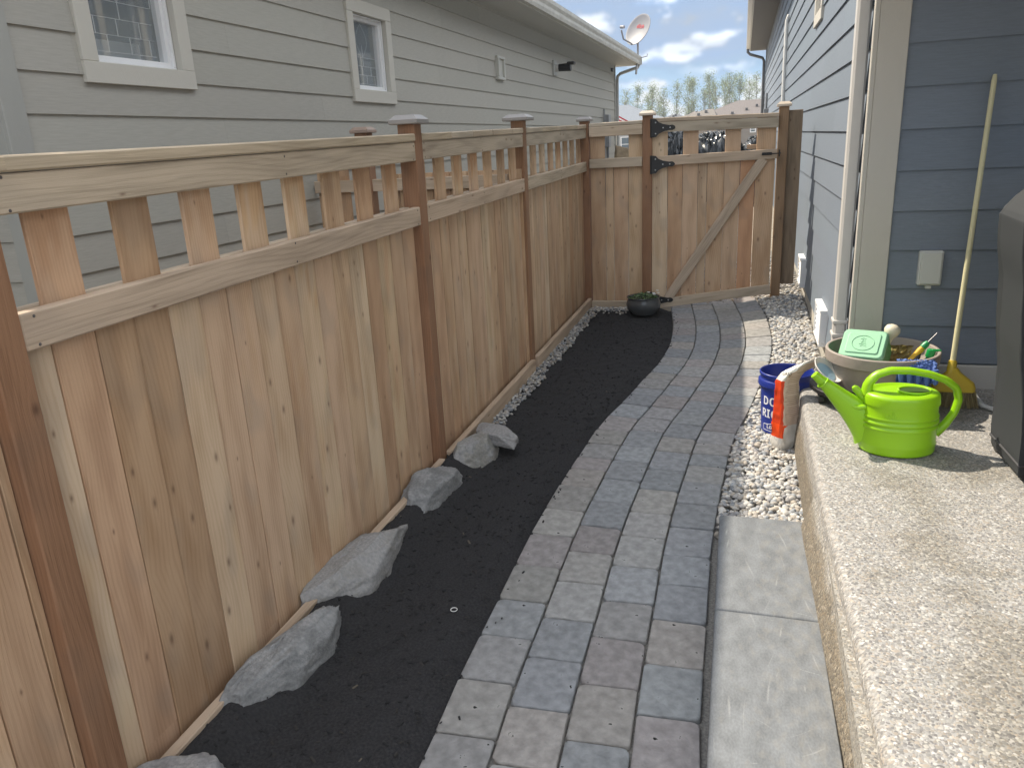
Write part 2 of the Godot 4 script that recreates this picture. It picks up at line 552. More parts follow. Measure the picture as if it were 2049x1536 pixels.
func sky_image() -> ImageTexture:
	var W := 2048; var H := 1024
	var n := fnl(201, 1.0, 5); var n2 := fnl(203, 1.0, 5)
	var data := PackedFloat32Array(); data.resize(W * H * 4)
	for y in H:
		var el := (0.5 - (y + 0.5) / H) * PI
		var se := sin(el); var ce := cos(el)
		var deg := rad_to_deg(el)
		for x in W:
			var cc := Color(.30, .29, .27)
			if deg > -1.0:
				var az := ((x + 0.5) / W - 0.5) * TAU
				var d := Vector3(sin(az) * ce, se, -cos(az) * ce)
				# clouds on a layer seen in perspective: stretched towards the horizon
				var k := 1.0 / (maxf(se, 0.0) + 0.16)
				var q := Vector2(d.x, d.z) * k
				var a := n.get_noise_2d(q.x * 1.1 + 4.3, q.y * 1.5 + 1.7)
				var b := n2.get_noise_2d(q.x * 2.7 + 9.0, q.y * 3.4)
				var f := n2.get_noise_3d(d.x * 17.0, d.y * 34.0, d.z * 17.0)
				var blue := Color(.27, .40, .54).lerp(Color(.36, .49, .72), clampf((deg - 2.0) / 40.0, 0.0, 1.0))
				var cover := smoothstep(-0.22, 0.22, a + 0.25 * b + 0.10)
				var thick := smoothstep(0.10, 0.50, a + 0.35 * b)
				var cloud := Color(1.34, 1.31, 1.26).lerp(Color(.70, .74, .80), thick)
				cc = blue.lerp(cloud, cover * smoothstep(9.0, 18.0, deg + 4.0 * f))
				# a shelf of grey-blue stratus above the clear strip along the horizon
				var g := n2.get_noise_3d(d.x * 6.0 + 5.0, d.y * 30.0, d.z * 6.0)
				var shelf := smoothstep(3.6, 5.4, deg + 2.2 * g) * (1.0 - smoothstep(11.0, 17.0, deg + 4.0 * g))
				var grey := Color(.17, .235, .345).lerp(Color(.50, .54, .60), smoothstep(0.05, 0.42, f + 0.25 * g))
				grey *= 0.92 + 0.75 * g + 0.35 * smoothstep(0.05, 0.4, b)
				cc = cc.lerp(grey, shelf * 0.95)
				# low banks of cumulus near the horizon
				var bank := smoothstep(0.0, 0.16, f + 0.26 - absf(deg - 1.5 - 3.0 * n.get_noise_2d(d.x * 7.0, d.z * 7.0 + 3.0)) / 4.2)
				cc = cc.lerp(Color(.60, .61, .62), bank * 0.9)
				# thin veil, brighter round the sun
				var sd := d.dot(Vector3(-0.588, 0.764, -0.265))
				cc *= 0.80 + 0.38 * clampf(0.5 + 0.5 * sd, 0.0, 1.0)
			var o := (y * W + x) * 4
			data[o] = cc.r; data[o + 1] = cc.g; data[o + 2] = cc.b; data[o + 3] = 1.0
	return tex(Image.create_from_data(W, H, false, Image.FORMAT_RGBAF, data.to_byte_array()))

# ---------------------------------------------------------------- the lie of the land
const SL := 0.0164
var mid := [Vector2(-.45, -0.2), Vector2(-.47, -1.0), Vector2(-.48, -1.5), Vector2(-.49, -1.79), Vector2(-.51, -2.15), Vector2(-.52, -2.66), Vector2(-.53, -3.12), Vector2(-.52, -3.6), Vector2(-.49, -4.22), Vector2(-.46, -4.57), Vector2(-.39, -4.98), Vector2(-.33, -5.41), Vector2(-.26, -5.9), Vector2(-.23, -6.5), Vector2(-.27, -7.21), Vector2(-.37, -8.0), Vector2(-.42, -8.4)]
var curve := Curve2D.new()

func gy(x: float, z: float) -> float:
	var d := maxf(0.0, -z)
	return SL * minf(d, 16.0) + 0.10 * smoothstep(4.6, 8.0, d) * smoothstep(-0.45, 0.35, x)

func bank(x: float, z: float) -> float:      # the bed heaped up behind the boulders
	return 0.092 * smoothstep(-1.40, -1.55, x) * smoothstep(-4.35, -3.9, z) * smoothstep(-1.61, -1.572, x)

func path_at(s: float, off: float) -> Vector2:
	var a := curve.sample_baked(s)
	var t := (curve.sample_baked(s + 0.05) - curve.sample_baked(maxf(0.0, s - 0.05))).normalized()
	return a + Vector2(-t.y, t.x) * off

var edge := {}
func edge_x(off: float, z: float) -> float:      # x of the line off metres right of the middle of the path, at z
	if not edge.has(off):
		var l := []
		for i in 180:
			l.append(path_at(i * 0.046, off))
		edge[off] = l
	var l: Array = edge[off]
	for i in l.size() - 1:
		if l[i + 1].y <= z:
			var f: float = (z - l[i].y) / (l[i + 1].y - l[i].y)
			return lerpf(l[i].x, l[i + 1].x, clampf(f, 0.0, 1.0))
	return l[-1].x

func house_x(z: float) -> float: return 0.565 + 0.016 * (z + 4.65)     # the right-hand wall
func patio_x(z: float) -> float: return 0.29 + 0.012 * (z + 4.61) + 0.022 * maxf(0.0, z + 3.1)
func patio_y(z: float) -> float: return 0.352 + 0.012 * clampf(-z - 2.0, -2.0, 3.0)

func pebble_mesh() -> ArrayMesh:
	var b := B.new()
	var n := fnl(7, 1.0, 2)
	b.ball(Transform3D(), 1.0, 10, 7)
	for i in b.v.size():
		b.v[i] = b.v[i] * (1.0 + 0.22 * n.get_noise_3dv(b.v[i] * 0.9))
	return b.mesh(M.pebble)

const PEB := [Color(.40, .39, .37), Color(.48, .46, .42), Color(.30, .30, .31), Color(.54, .53, .50), Color(.24, .26, .28), Color(.40, .365, .32), Color(.58, .56, .52), Color(.35, .34, .33), Color(.42, .375, .315), Color(.33, .35, .37)]

func scatter(called: String, label: String, pm: Mesh, list: Array) -> void:
	var mm := MultiMesh.new()
	mm.transform_format = MultiMesh.TRANSFORM_3D
	mm.use_colors = true
	mm.mesh = pm
	mm.instance_count = list.size()
	for i in list.size():
		mm.set_instance_transform(i, list[i][0]); mm.set_instance_color(i, list[i][1])
	var o := MultiMeshInstance3D.new()
	o.name = numbered(called)
	o.multimesh = mm
	add_child(o, true)
	tag(o, label, "gravel")
	stuff(o)

func peb(x: float, y: float, z: float, s: float, light := 1.0) -> Array:
	var b := Basis.from_euler(Vector3(rr(-0.35, 0.35), rr(0, TAU), rr(-0.35, 0.35))) * Basis.from_scale(Vector3(s, s * rr(0.42, 0.68), s * rr(0.62, 0.9)))
	var c: Color = PEB[rng.randi() % PEB.size()]
	var j := rr(0.75, 1.15) * light
	return [Transform3D(b, Vector3(x, y, z)), Color(c.r * j, c.g * j, c.b * j)]

func build_ground() -> void:
	var b := B.new()
	var xs := [-400, -120, -40, -16, -8, -5, -4, -3.2, -2.4, -1.7, -1.2, -0.6, 0, 0.35, 0.7, 1.2, 2, 4, 8, 16, 40, 120, 400]
	var zs := [60, 20, 6, 2, 0, -1, -2, -3, -4, -5, -6, -7, -8, -9, -10, -12, -14, -17, -20, -28, -40, -70, -120, -250, -600]
	var i0 := b.grid(xs.size() - 1, zs.size() - 1, func(i: int, j: int):
		return Vector3(xs[i], gy(xs[i], zs[j]) - 0.07 if zs[j] > -9.5 else gy(xs[i], zs[j]) - 0.03, zs[j]))
	b.face(i0, Vector3.UP)
	struct(put(b, "ground", M.earth), "bare earth under and beyond the yard")
	# mulch bed
	b = B.new()
	var n := fnl(21, 9.0, 3); var n2 := fnl(22, 1.1, 2)
	i0 = b.grid(44, 330, func(i: int, j: int):
		var z := 0.6 - j * 0.0255
		var r := edge_x(-0.40, z)
		var x := lerpf(-1.63, r, i / 44.0)
		var e := minf(1.0, (r - 0.02 - x) / 0.1)
		return Vector3(x, gy(x, z) + 0.004 + bank(x, z) + 0.011 * n.get_noise_2d(x, z) + 0.016 * n2.get_noise_2d(x, z) - 0.03 * (1.0 - clampf(e, 0, 1)), z))
	b.face(i0, Vector3.UP)
	struct(put(b, "mulch_bed", M.mulch), "black mulch bed between the fence and the paver path")
	var list := []
	for q in 2600:
		var z := rr(-7.7, -0.9)
		var x := rr(-1.58, edge_x(-0.43, z)) if q % 45 else edge_x(-0.414, z) + 0.03 * absf(rng.randfn())
		var s := rr(0.002, 0.006)
		var bs := Basis.from_euler(Vector3(rr(-0.4, 0.4), rr(0, TAU), rr(-0.4, 0.4))) * Basis.from_scale(Vector3(s * rr(1.0, 2.6), s * 0.5, s * 0.7))
		var t := rng.randf()
		var cc := Color(.03, .03, .031)
		if t > 0.993: cc = Color(.12, .105, .085)
		elif t > 0.8: cc = Color(.045, .042, .04)
		list.append([Transform3D(bs, Vector3(x, gy(x, z) + ((0.006 + bank(x, z) + 0.011 * n.get_noise_2d(x, z) + 0.016 * n2.get_noise_2d(x, z)) if q % 45 else 0.003), z)), cc])
	b = B.new(); b.box(Transform3D(), Vector3(2, 2, 2), 0.3)
	scatter("mulch_chips", "loose dark bark chips lying on the mulch bed", b.mesh(M.chip), list)
	# sand under the gravel and the path
	b = B.new()
	i0 = b.grid(20, 60, func(i: int, j: int):
		var z := -0.2 - j * 0.18
		var x := lerpf(edge_x(-0.415, maxf(z, -8.0)), 0.72, i / 20.0)
		return Vector3(x, gy(x, z) - 0.022, z))
	b.face(i0, Vector3.UP)
	struct(put(b, "sand_bed", M.sand), "grey sand under the pavers and gravel")
	# river gravel
	var pm := pebble_mesh()
	list = []
	for q in 9500:
		var z := -3.27 - 7.2 * pow(rng.randf(), 1.15)
		var l := edge_x(0.425, maxf(z, -8.0)) if z > -8.05 else -1.0
		var r := (patio_x(z) + 0.005) if z > -4.66 else house_x(z) - 0.03
		var x := lerpf(l, r, rng.randf())
		var s := rr(0.010, 0.0215)
		list.append(peb(x, gy(x, z) - 0.016 + rng.randf() * 0.022, z, s))
	scatter("gravel", "grey and tan river pebbles between the paver path and the blue house", pm, list)
	list = []
	for q in 1150:
		var z := rr(-7.68, -4.15)
		var w := 0.105 + 0.04 * n2.get_noise_1d(z * 3.0)
		var x := -1.575 + w * rng.randf()
		if z < -7.45 and rng.randf() < 0.6: x = -1.57 + rng.randf() * 0.4
		list.append(peb(x, gy(x, z) + 0.012 + rng.randf() * 0.016, z, rr(0.008, 0.016), 0.78))
	for q in 200:
		list.append(peb(rr(-1.55, -1.05), gy(-1.3, -7.65) + 0.012 + rng.randf() * 0.016, rr(-7.72, -7.6), rr(0.009, 0.018)))
	scatter("fence_gravel", "narrow strip of small pebbles along the foot of the fence", pm, list)

func build_path() -> void:
	for q in mid: curve.add_point(q)
	curve.bake_interval = 0.03
	# rounded tangents
	for i in curve.point_count:
		var a := curve.get_point_position(maxi(i - 1, 0)); var e := curve.get_point_position(mini(i + 1, curve.point_count - 1))
		curve.set_point_in(i, (a - e) / 6.0); curve.set_point_out(i, (e - a) / 6.0)

func build_pavers() -> void:
	var b := B.new()
	b.bx(-0.1, 0.1, -0.09, -0.06, -0.5, -0.3)
	var host := thing("paver_path", "curving path of tumbled grey pavers, four columns wide", "path")
	host.set_meta("kind", "structure")
	var tints := [Color(.305, .318, .328), Color(.285, .298, .312), Color(.33, .328, .322), Color(.322, .304, .286), Color(.275, .287, .302), Color(.342, .34, .342), Color(.312, .292, .288), Color(.325, .317, .30)]
	for k in 4:
		var s: float = 0.15 + [0.0, 0.13, 0.05, 0.17][k]
		while true:
			var L: float = [0.262, 0.25, 0.258, 0.24, 0.265][rng.randi() % 5] if s < 3.4 else [0.225, 0.21, 0.235, 0.215, 0.25, 0.16][rng.randi() % 6]
			if s + L > 8.03:
				L = 8.03 - s
				if L < 0.09: break
			paver(host, s, s + L, -0.414 + k * 0.207, tints[rng.randi() % tints.size()])
			s += L
			if s > 8.0: break

func paver(host: Node3D, s0: float, s1: float, o0: float, tint: Color) -> void:
	var b := B.new()
	var j := rr(0.9, 1.12)
	b.c = Color(tint.r * j, tint.g * j, tint.b * j)
	var g := 0.0028
	var o1 := o0 + 0.207
	var W := (o1 - o0) / 2 - g; var L := (s1 - s0) / 2 - g
	var cs := (s0 + s1) / 2; var co := (o0 + o1) / 2
	var out := []
	for q in 4:       # corners worn round, each a little different
		var sx: float = [1, -1, -1, 1][q]; var sy: float = [1, 1, -1, -1][q]
		var r := rr(0.007, 0.028)
		for a in 4:
			var an := deg_to_rad(30.0 * a) + PI / 2 * q
			out.append(Vector2(sx * (W - r) + r * cos(an), sy * (L - r) + r * sin(an)))
	var n := out.size()
	var tilt := Vector2(rr(-0.012, 0.012), rr(-0.01, 0.01)); var dy := rr(-0.0025, 0.0025)
	var at := func(w: Vector2, h: float) -> Vector3:
		var e := path_at(cs + w.y, co + w.x)
		return Vector3(e.x, gy(e.x, e.y) + h + dy + w.x * tilt.x + w.y * tilt.y, e.y)
	var rings := []
	for lv in [[1.0, -0.05, 0.0], [1.0, -0.010, 0.0], [1.0, -0.0035, 0.003], [1.0, 0.0, 0.009]]:
		var ring := []
		for w in out:
			var q: Vector2 = w
			q = q - q.normalized() * lv[2] + Vector2(rr(-.0018, .0018), rr(-.0018, .0018)) * (1.0 if lv[1] > -0.03 else 0.0)
			ring.append(b.p(at.call(q, lv[1])))
		rings.append(ring)
	for i in 3:
		for k in n:
			b.quad(rings[i][k], rings[i][(k + 1) % n], rings[i + 1][(k + 1) % n], rings[i + 1][k])
	var c0 := b.p(at.call(Vector2.ZERO, 0.0008))
	for k in n: b.tri(rings[3][k], rings[3][(k + 1) % n], c0)
	# outward check with the top face
	var nn := (b.v[c0] - b.v[rings[3][0]]).cross(b.v[rings[3][1]] - b.v[rings[3][0]])
	if nn.y < 0: b.flip(0)
	put(b, "paver", M.paver, host)

func build_patio() -> void:
	# raised slab of exposed aggregate with a rounded nose
	var b := B.new()
	var n := fnl(35, 1.4, 4); var n2 := fnl(36, 5.0, 3)
	var prof := []      # (distance in from the edge, height below the top)
	for h in [-0.5, -0.24, -0.18, -0.135, -0.105, -0.085, -0.06]: prof.append(Vector2(-0.004 + 0.36 * maxf(h + 0.06, -0.16), h))
	for a in 6: prof.append(Vector2(0.03 - 0.034 * cos(a * PI / 10), -0.034 + 0.034 * sin(a * PI / 10)))
	for k in 26: prof.append(Vector2(0.06 + pow(k / 25.0, 1.4) * 4.0, 0.0))
	var zn := 110
	var i0 := b.grid(prof.size() - 1, zn, func(i: int, j: int):
		var z := 1.6 - j * (6.262 / zn)
		var q: Vector2 = prof[i]
		var rnd := 0.0
		if z < -4.60: rnd = 0.06 * pow((-4.60 - z) / 0.062, 2.0)
		return Vector3(patio_x(z) + q.x * (1.0 if q.x > -0.005 else clampf(2.6 + 0.4 * z if false else (1.0 if z > -3.25 else 0.4), 0.0, 1.0)) + rnd * maxf(0.0, 1.0 - q.x), patio_y(z) + q.y + (0.004 * n.get_noise_2d(q.x, z) if q.y == 0.0 else 0.0), z),
		null, func(i: int, j: int):
		var z := 1.6 - j * (6.262 / zn)
		var q: Vector2 = prof[i]
		# rain-washed, duller patches and a muddy splash along the riser
		var st := smoothstep(0.05, 0.3, n.get_noise_2d(q.x * 1.2 + 3.0, z * 0.8) + 0.25 * n2.get_noise_2d(q.x, z)) * (0.9 if q.x > 0.1 else 0.0)
		st = maxf(st, 0.9 * smoothstep(0.0, 0.25, 0.42 - Vector2((q.x - 0.42) * 1.5, (z + 1.95) * 0.62).length() + 0.16 * n2.get_noise_2d(q.x, z)))
		var cc := Color(1.03, 1.05, 1.07).lerp(Color(.76, .735, .68), st)
		if q.x < 0.05:
			cc = Color(1.12, 1.12, 1.10)
			cc = cc.lerp(Color(.60, .54, .44), smoothstep(-0.07, -0.13, q.y + 0.03 * n2.get_noise_2d(z * 2.0, 1.0)))
		return cc)
	b.face(i0, Vector3.UP)
	# far end face
	b.c = Color(.95, .93, .88)
	b.bx(0.33, 4.2, -0.1, patio_y(-4.6) - 0.004, -4.668, -4.60)
	b.bx(patio_x(-3.0), 4.2, -0.2, 0.30, -4.59, 1.5)
	struct(put(b, "patio", M.aggregate), "raised exposed-aggregate concrete patio slab at the right")
	# low step of two big precast slabs
	var st := thing("step", "low step of grey precast concrete slabs between path and patio", "step")
	st.set_meta("kind", "structure")
	for q in [[-3.29, -2.535, 0.0], [-2.53, -1.70, 0.35], [-1.695, -0.9, 0.1]]:
		b = B.new()
		b.c = Color(1, 1, 1)
		var xl := func(z: float) -> float: return -0.095 + 0.021 * (z + 3.3)
		var z0: float = q[0]; var z1: float = q[1]
		var pr := [Vector2(0, -0.16), Vector2(0, -0.012), Vector2(0.003, -0.004), Vector2(0.011, 0.0), Vector2(0.12, 0.001), Vector2(0.24, 0.001), Vector2(0.352, 0.0), Vector2(0.358, -0.004), Vector2(0.36, -0.16)]
		var zz := [z0, z0 + 0.002, z0 + 0.008, lerpf(z0, z1, 0.35), lerpf(z0, z1, 0.7), z1 - 0.008, z1 - 0.002, z1]
		i0 = b.grid(8, 7, func(i: int, j: int):
			var w: Vector2 = pr[i]
			var drop := 0.008 if j == 0 or j == 7 else (0.003 if j == 1 or j == 6 else 0.0)
			return Vector3(xl.call(zz[j]) + w.x, 0.15 + w.y - drop, zz[j]), func(i: int, j: int):
			var w: Vector2 = pr[i]
			return Vector2(0.02 + 0.96 * w.x / 0.36 + (w.y * 1.2 if i == 0 or i == 8 else 0.0), q[2] + (zz[j] - z0) * 0.8))
		b.face(i0, Vector3.UP)
		for e in [[0, -1], [7, 1]]:
			var k := []
			for w in pr: k.append(b.p(Vector3(xl.call(zz[e[0]]) + w.x, 0.15 + w.y - 0.008, zz[e[0]]), Vector2(w.x / 0.36, q[2] + 0.01)))
			var i1 := b.ix.size()
			for i in range(1, 8): b.tri(k[0], k[i], k[i + 1])
			b.face(i1, Vector3(0, 0, e[1]))
		put(b, "slab", M.slab, st)

func rock_mesh(dim: Vector3, sd: int, planes := 9) -> B:
	var b := B.new()
	var r := RandomNumberGenerator.new(); r.seed = sd
	var n := fnl(sd, 1.0, 4); var rg := fnl(sd + 3, 1.0, 3, FastNoiseLite.TYPE_CELLULAR)
	rg.cellular_return_type = FastNoiseLite.RETURN_CELL_VALUE
	rg.fractal_type = FastNoiseLite.FRACTAL_NONE
	var pl := []
	# a broken slab: steep side faces, a few tilted faces on top, chipped edges
	for q in planes:
		var a := TAU * (q + r.randf_range(-0.35, 0.35)) / planes
		var d := Vector3(cos(a), r.randf_range(-0.1, 0.5), sin(a)).normalized()
		pl.append([d, r.randf_range(0.72, 1.0)])
	for q in 5:
		var a := TAU * (q + r.randf_range(-0.4, 0.4)) / 5.0
		pl.append([Vector3(cos(a), r.randf_range(1.1, 2.2), sin(a)).normalized(), r.randf_range(0.72, 0.92)])
	pl.append([Vector3(r.randf_range(-.16, .16), 1, r.randf_range(-.16, .16)).normalized(), 0.66])
	pl.append([Vector3(0, -1, 0), 0.7])
	b.ball(Transform3D(), 1.0, 110, 64)
	for i in b.v.size():
		var d := b.v[i].normalized()
		var w := d * (1.0 + 0.10 * n.get_noise_3dv(d * 1.6))
		var t := 3.0
		for k in pl:
			var e: float = w.dot(k[0])
			if e > 0.02: t = minf(t, k[1] / e)
		var q := w * t
		var ch := n.get_noise_3dv(q * 2.6)
		q *= 1.0 + 0.045 * ch + 0.03 * rg.get_noise_3dv(q * Vector3(2.0, 5.0, 2.0) + Vector3.ONE * 0.5 * ch) + 0.014 * n.get_noise_3dv(q * 9.0) + 0.007 * n.get_noise_3dv(q * 22.0)
		b.v[i] = q
	var lo := b.v[0]; var hi := b.v[0]
	for q in b.v:
		lo = lo.min(q); hi = hi.max(q)
	for i in b.v.size(): b.v[i] = ((b.v[i] - lo) / (hi - lo) * 2.0 - Vector3.ONE) * dim
	return b

func build_rocks() -> void:
	# [centre x, z, half length, half width, height, yaw, seed, tint, label]
	var L := [
		[-1.475, -3.83, .27, .105, .115, 0.26, 301, Color(1.0, .98, .92), "boulder carrying a pale flat stone, farthest of the row by the fence"],
		[-1.545, -3.31, .33, .105, .12, 0.14, 322, Color(.80, .82, .84), "dark grey boulder beside the second fence post"],
		[-1.53, -2.60, .43, .12, .12, 0.16, 313, Color(1.10, 1.09, 1.07), "largest flat-topped grey boulder in the row by the fence"],
		[-1.525, -1.93, .31, .10, .125, 0.14, 334, Color(.86, .88, .90), "rough grey boulder nearer than the big flat-topped one"],
		[-1.51, -1.34, .25, .16, .13, 1.2, 345, Color(1.0, 1.0, 1.03), "pale boulder cut by the bottom edge, nearest of the row"]]
	for q in L:
		var b := rock_mesh(Vector3(q[2], q[4], q[3]), q[6])
		var vn := fnl(q[6] + 7, 1.0, 5); var t: Color = q[7]
		for i in b.col.size():
			var w := b.v[i] * 7.0
			var k := 0.80 + 0.30 * smoothstep(-0.35, 0.4, vn.get_noise_3dv(w)) + 0.22 * smoothstep(0.12, 0.3, vn.get_noise_3d(w.x * 2.5, w.y * 5.0 + 9.0, w.z * 2.5))
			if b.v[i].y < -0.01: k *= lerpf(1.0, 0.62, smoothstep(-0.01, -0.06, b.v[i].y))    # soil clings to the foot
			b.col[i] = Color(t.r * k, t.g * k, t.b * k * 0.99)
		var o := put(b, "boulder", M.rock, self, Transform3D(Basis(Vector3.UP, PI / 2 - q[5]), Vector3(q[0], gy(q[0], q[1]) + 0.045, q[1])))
		tag(o, q[8], "boulder", "boulders along the foot of the fence")
	var r := rock_mesh(Vector3(.17, .045, .085), 377)
	for i in r.col.size(): r.col[i] = Color(1.25, 1.22, 1.12)
	var o := put(r, "boulder", M.rock, self, Transform3D(Basis(Vector3.UP, -0.5), Vector3(-1.39, gy(0, -4.0) + 0.105, -4.03)))
	tag(o, "flat pale stone resting on the far end of the farthest boulder", "stone")
	# white ring lying on the mulch
	var b := B.new()
	b.c = Color(.75, .75, .74)
	var ring := []
	for k in 25: ring.append(Vector3(cos(TAU * k / 24.0) * 0.013, 0, sin(TAU * k / 24.0) * 0.013))
	b.tube(ring, [0.0016], 6, false)
	o = put(b, "ring", M.paint, self, Transform3D(Basis(), Vector3(-1.068, gy(0, -2.45) + 0.018, -2.446)))
	tag(o, "small white plastic ring lying on the black mulch", "ring")

# ---------------------------------------------------------------- fence
const FX := -1.59         # front face of the rails
const TONES := [Color(1.0, 1.0, .98), Color(1.12, 1.12, 1.08), Color(1.04, .97, .92), Color(.92, .87, .82), Color(1.17, 1.17, 1.13), Color(1.06, .99, .92), Color(.87, .80, .73), Color(1.08, 1.04, .98)]
const POSTC := Color(.50, .385, .325)
const RAILC := Color(1.03, .97, .93)

func plank(b: B, tone := -1) -> void:
	b.um = 2
	b.ucol = rng.randi() % 5
	b.v0 = rr(0.37, 0.63)
	b.c = TONES[rng.randi() % TONES.size()] if tone < 0 else TONES[tone]
	var j := rr(0.88, 1.08)
	b.c = Color(b.c.r * j, b.c.g * j, b.c.b * j)

func board(b: B, xf: Transform3D, s: Vector3, slot: float) -> void:
	# box with a finely divided front; rain and tannin stains run down from the rail where the slot is open, mud splash at the foot
	b.box(xf * Transform3D(Basis(), Vector3(0, 0, -0.0005)), s - Vector3(0, 0, 0.001), 0.0022)
	var n := fnl(500 + rng.randi() % 400, 1.0, 3)
	var base := b.c
	var amt := rr(0.0, 1.0)
	var sx := rr(-9.0, 9.0)
	var nv := 40 if slot > 0.0 else 24
	var hx := s.x / 2 - 0.0022; var hy := s.y / 2 - 0.0022
	var i0 := b.grid(7, nv, func(i: int, j: int):
		return xf * Vector3(lerpf(-hx, hx, i / 7.0), lerpf(-hy, hy, j / float(nv)), s.z / 2 + 0.0004), func(i: int, j: int):
		return b.wuv(Vector3(lerpf(-hx, hx, i / 7.0), lerpf(-hy, hy, j / float(nv)), 0), s), func(i: int, j: int):
		var x := lerpf(-hx, hx, i / 7.0); var y := lerpf(-hy, hy, j / float(nv))
		var up := hy - y          # below the top
		var k := base
		if slot > 0.0:
			var e := amt * smoothstep(0.0, 0.35, n.get_noise_2d(x * 26.0 + sx, y * 2.5) + 0.62 - absf(up - 0.09) * (3.6 + 1.6 * sx / 9.0)) * (1.0 if up > 0.07 else 0.6)
			k = k.lerp(Color(base.r * 0.74, base.g * 0.58, base.b * 0.44), clampf(e, 0.0, 1.0))
			# raw pale wood low in the slot
			k = k.lerp(base * 1.12, 0.6 * smoothstep(0.2, 0.3, up) * (1.0 - smoothstep(0.36, 0.42, up)))
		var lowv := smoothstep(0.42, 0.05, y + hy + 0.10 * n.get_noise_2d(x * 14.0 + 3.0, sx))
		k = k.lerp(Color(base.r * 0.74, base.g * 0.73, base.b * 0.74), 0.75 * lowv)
		var bl := smoothstep(0.15, 0.5, n.get_noise_2d(x * 10.0 + sx * 2.0, y * 1.7 + 9.0))
		k = k.lerp(Color(base.r * 0.80, base.g * 0.77, base.b * 0.76), 0.55 * bl)
		k.a = 1.0
		return k)
	b.face(i0, xf.basis.z)

func rail(b: B) -> void:
	b.um = 1
	b.ucol = 5 + rng.randi() % 3
	b.v0 = 0.5 + rr(-0.1, 0.1)
	var j := rr(0.94, 1.06)
	b.c = Color(RAILC.r * j, RAILC.g * j, RAILC.b * j)

func post(host: Node3D, x: float, z: float, top: float, w := 0.089, capw := 0.14, tone := POSTC, turn := 0.0, capc := Color(.27, .25, .235)) -> void:
	var b := B.new()
	b.um = 2; b.ucol = rng.randi() % 5; b.v0 = rr(.5, .52)
	b.c = tone
	var base := gy(x, z) - 0.1
	b.box(Transform3D(Basis(Vector3.UP, turn), Vector3(x, (base + top) / 2, z)), Vector3(w, top - base, w), 0.004)
	var p := put(b, "post", M.wood, host)
	b = B.new()
	b.c = capc
	var h := capw / 2
	var i0 := b.ix.size()
	var lv := [[h - 0.004, top - 0.001], [h, top + 0.003], [h, top + 0.02], [h * 0.66, top + 0.042]]
	var rings := []
	for q in lv:
		for e in 2:
			var ring := []
			for k in 4:
				var d := Vector3([1, 1, -1, -1][k] * q[0], 0, [1, -1, -1, 1][k] * q[0]).rotated(Vector3.UP, turn)
				ring.append(b.p(Vector3(x, q[1], z) + d, Vector2((5.5 + d.x * 2.0) / 8.0, 0.3 + d.z)))
			rings.append(ring)
	for i in range(1, rings.size() - 1, 2):
		for k in 4:
			var k2 := (k + 1) % 4
			var a := b.p(b.v[rings[i][k]], b.uv[rings[i][k]]); var bb := b.p(b.v[rings[i][k2]], b.uv[rings[i][k2]])
			var d := b.p(b.v[rings[i + 1][k2]], b.uv[rings[i + 1][k2]]); var e := b.p(b.v[rings[i + 1][k]], b.uv[rings[i + 1][k]])
			b.quad(a, bb, d, e)
	b.quad(rings[7][0], rings[7][1], rings[7][2], rings[7][3])
	b.quad(rings[0][3], rings[0][2], rings[0][1], rings[0][0])
	b.fix(i0)
	put(b, "post_cap", M.cap, p)

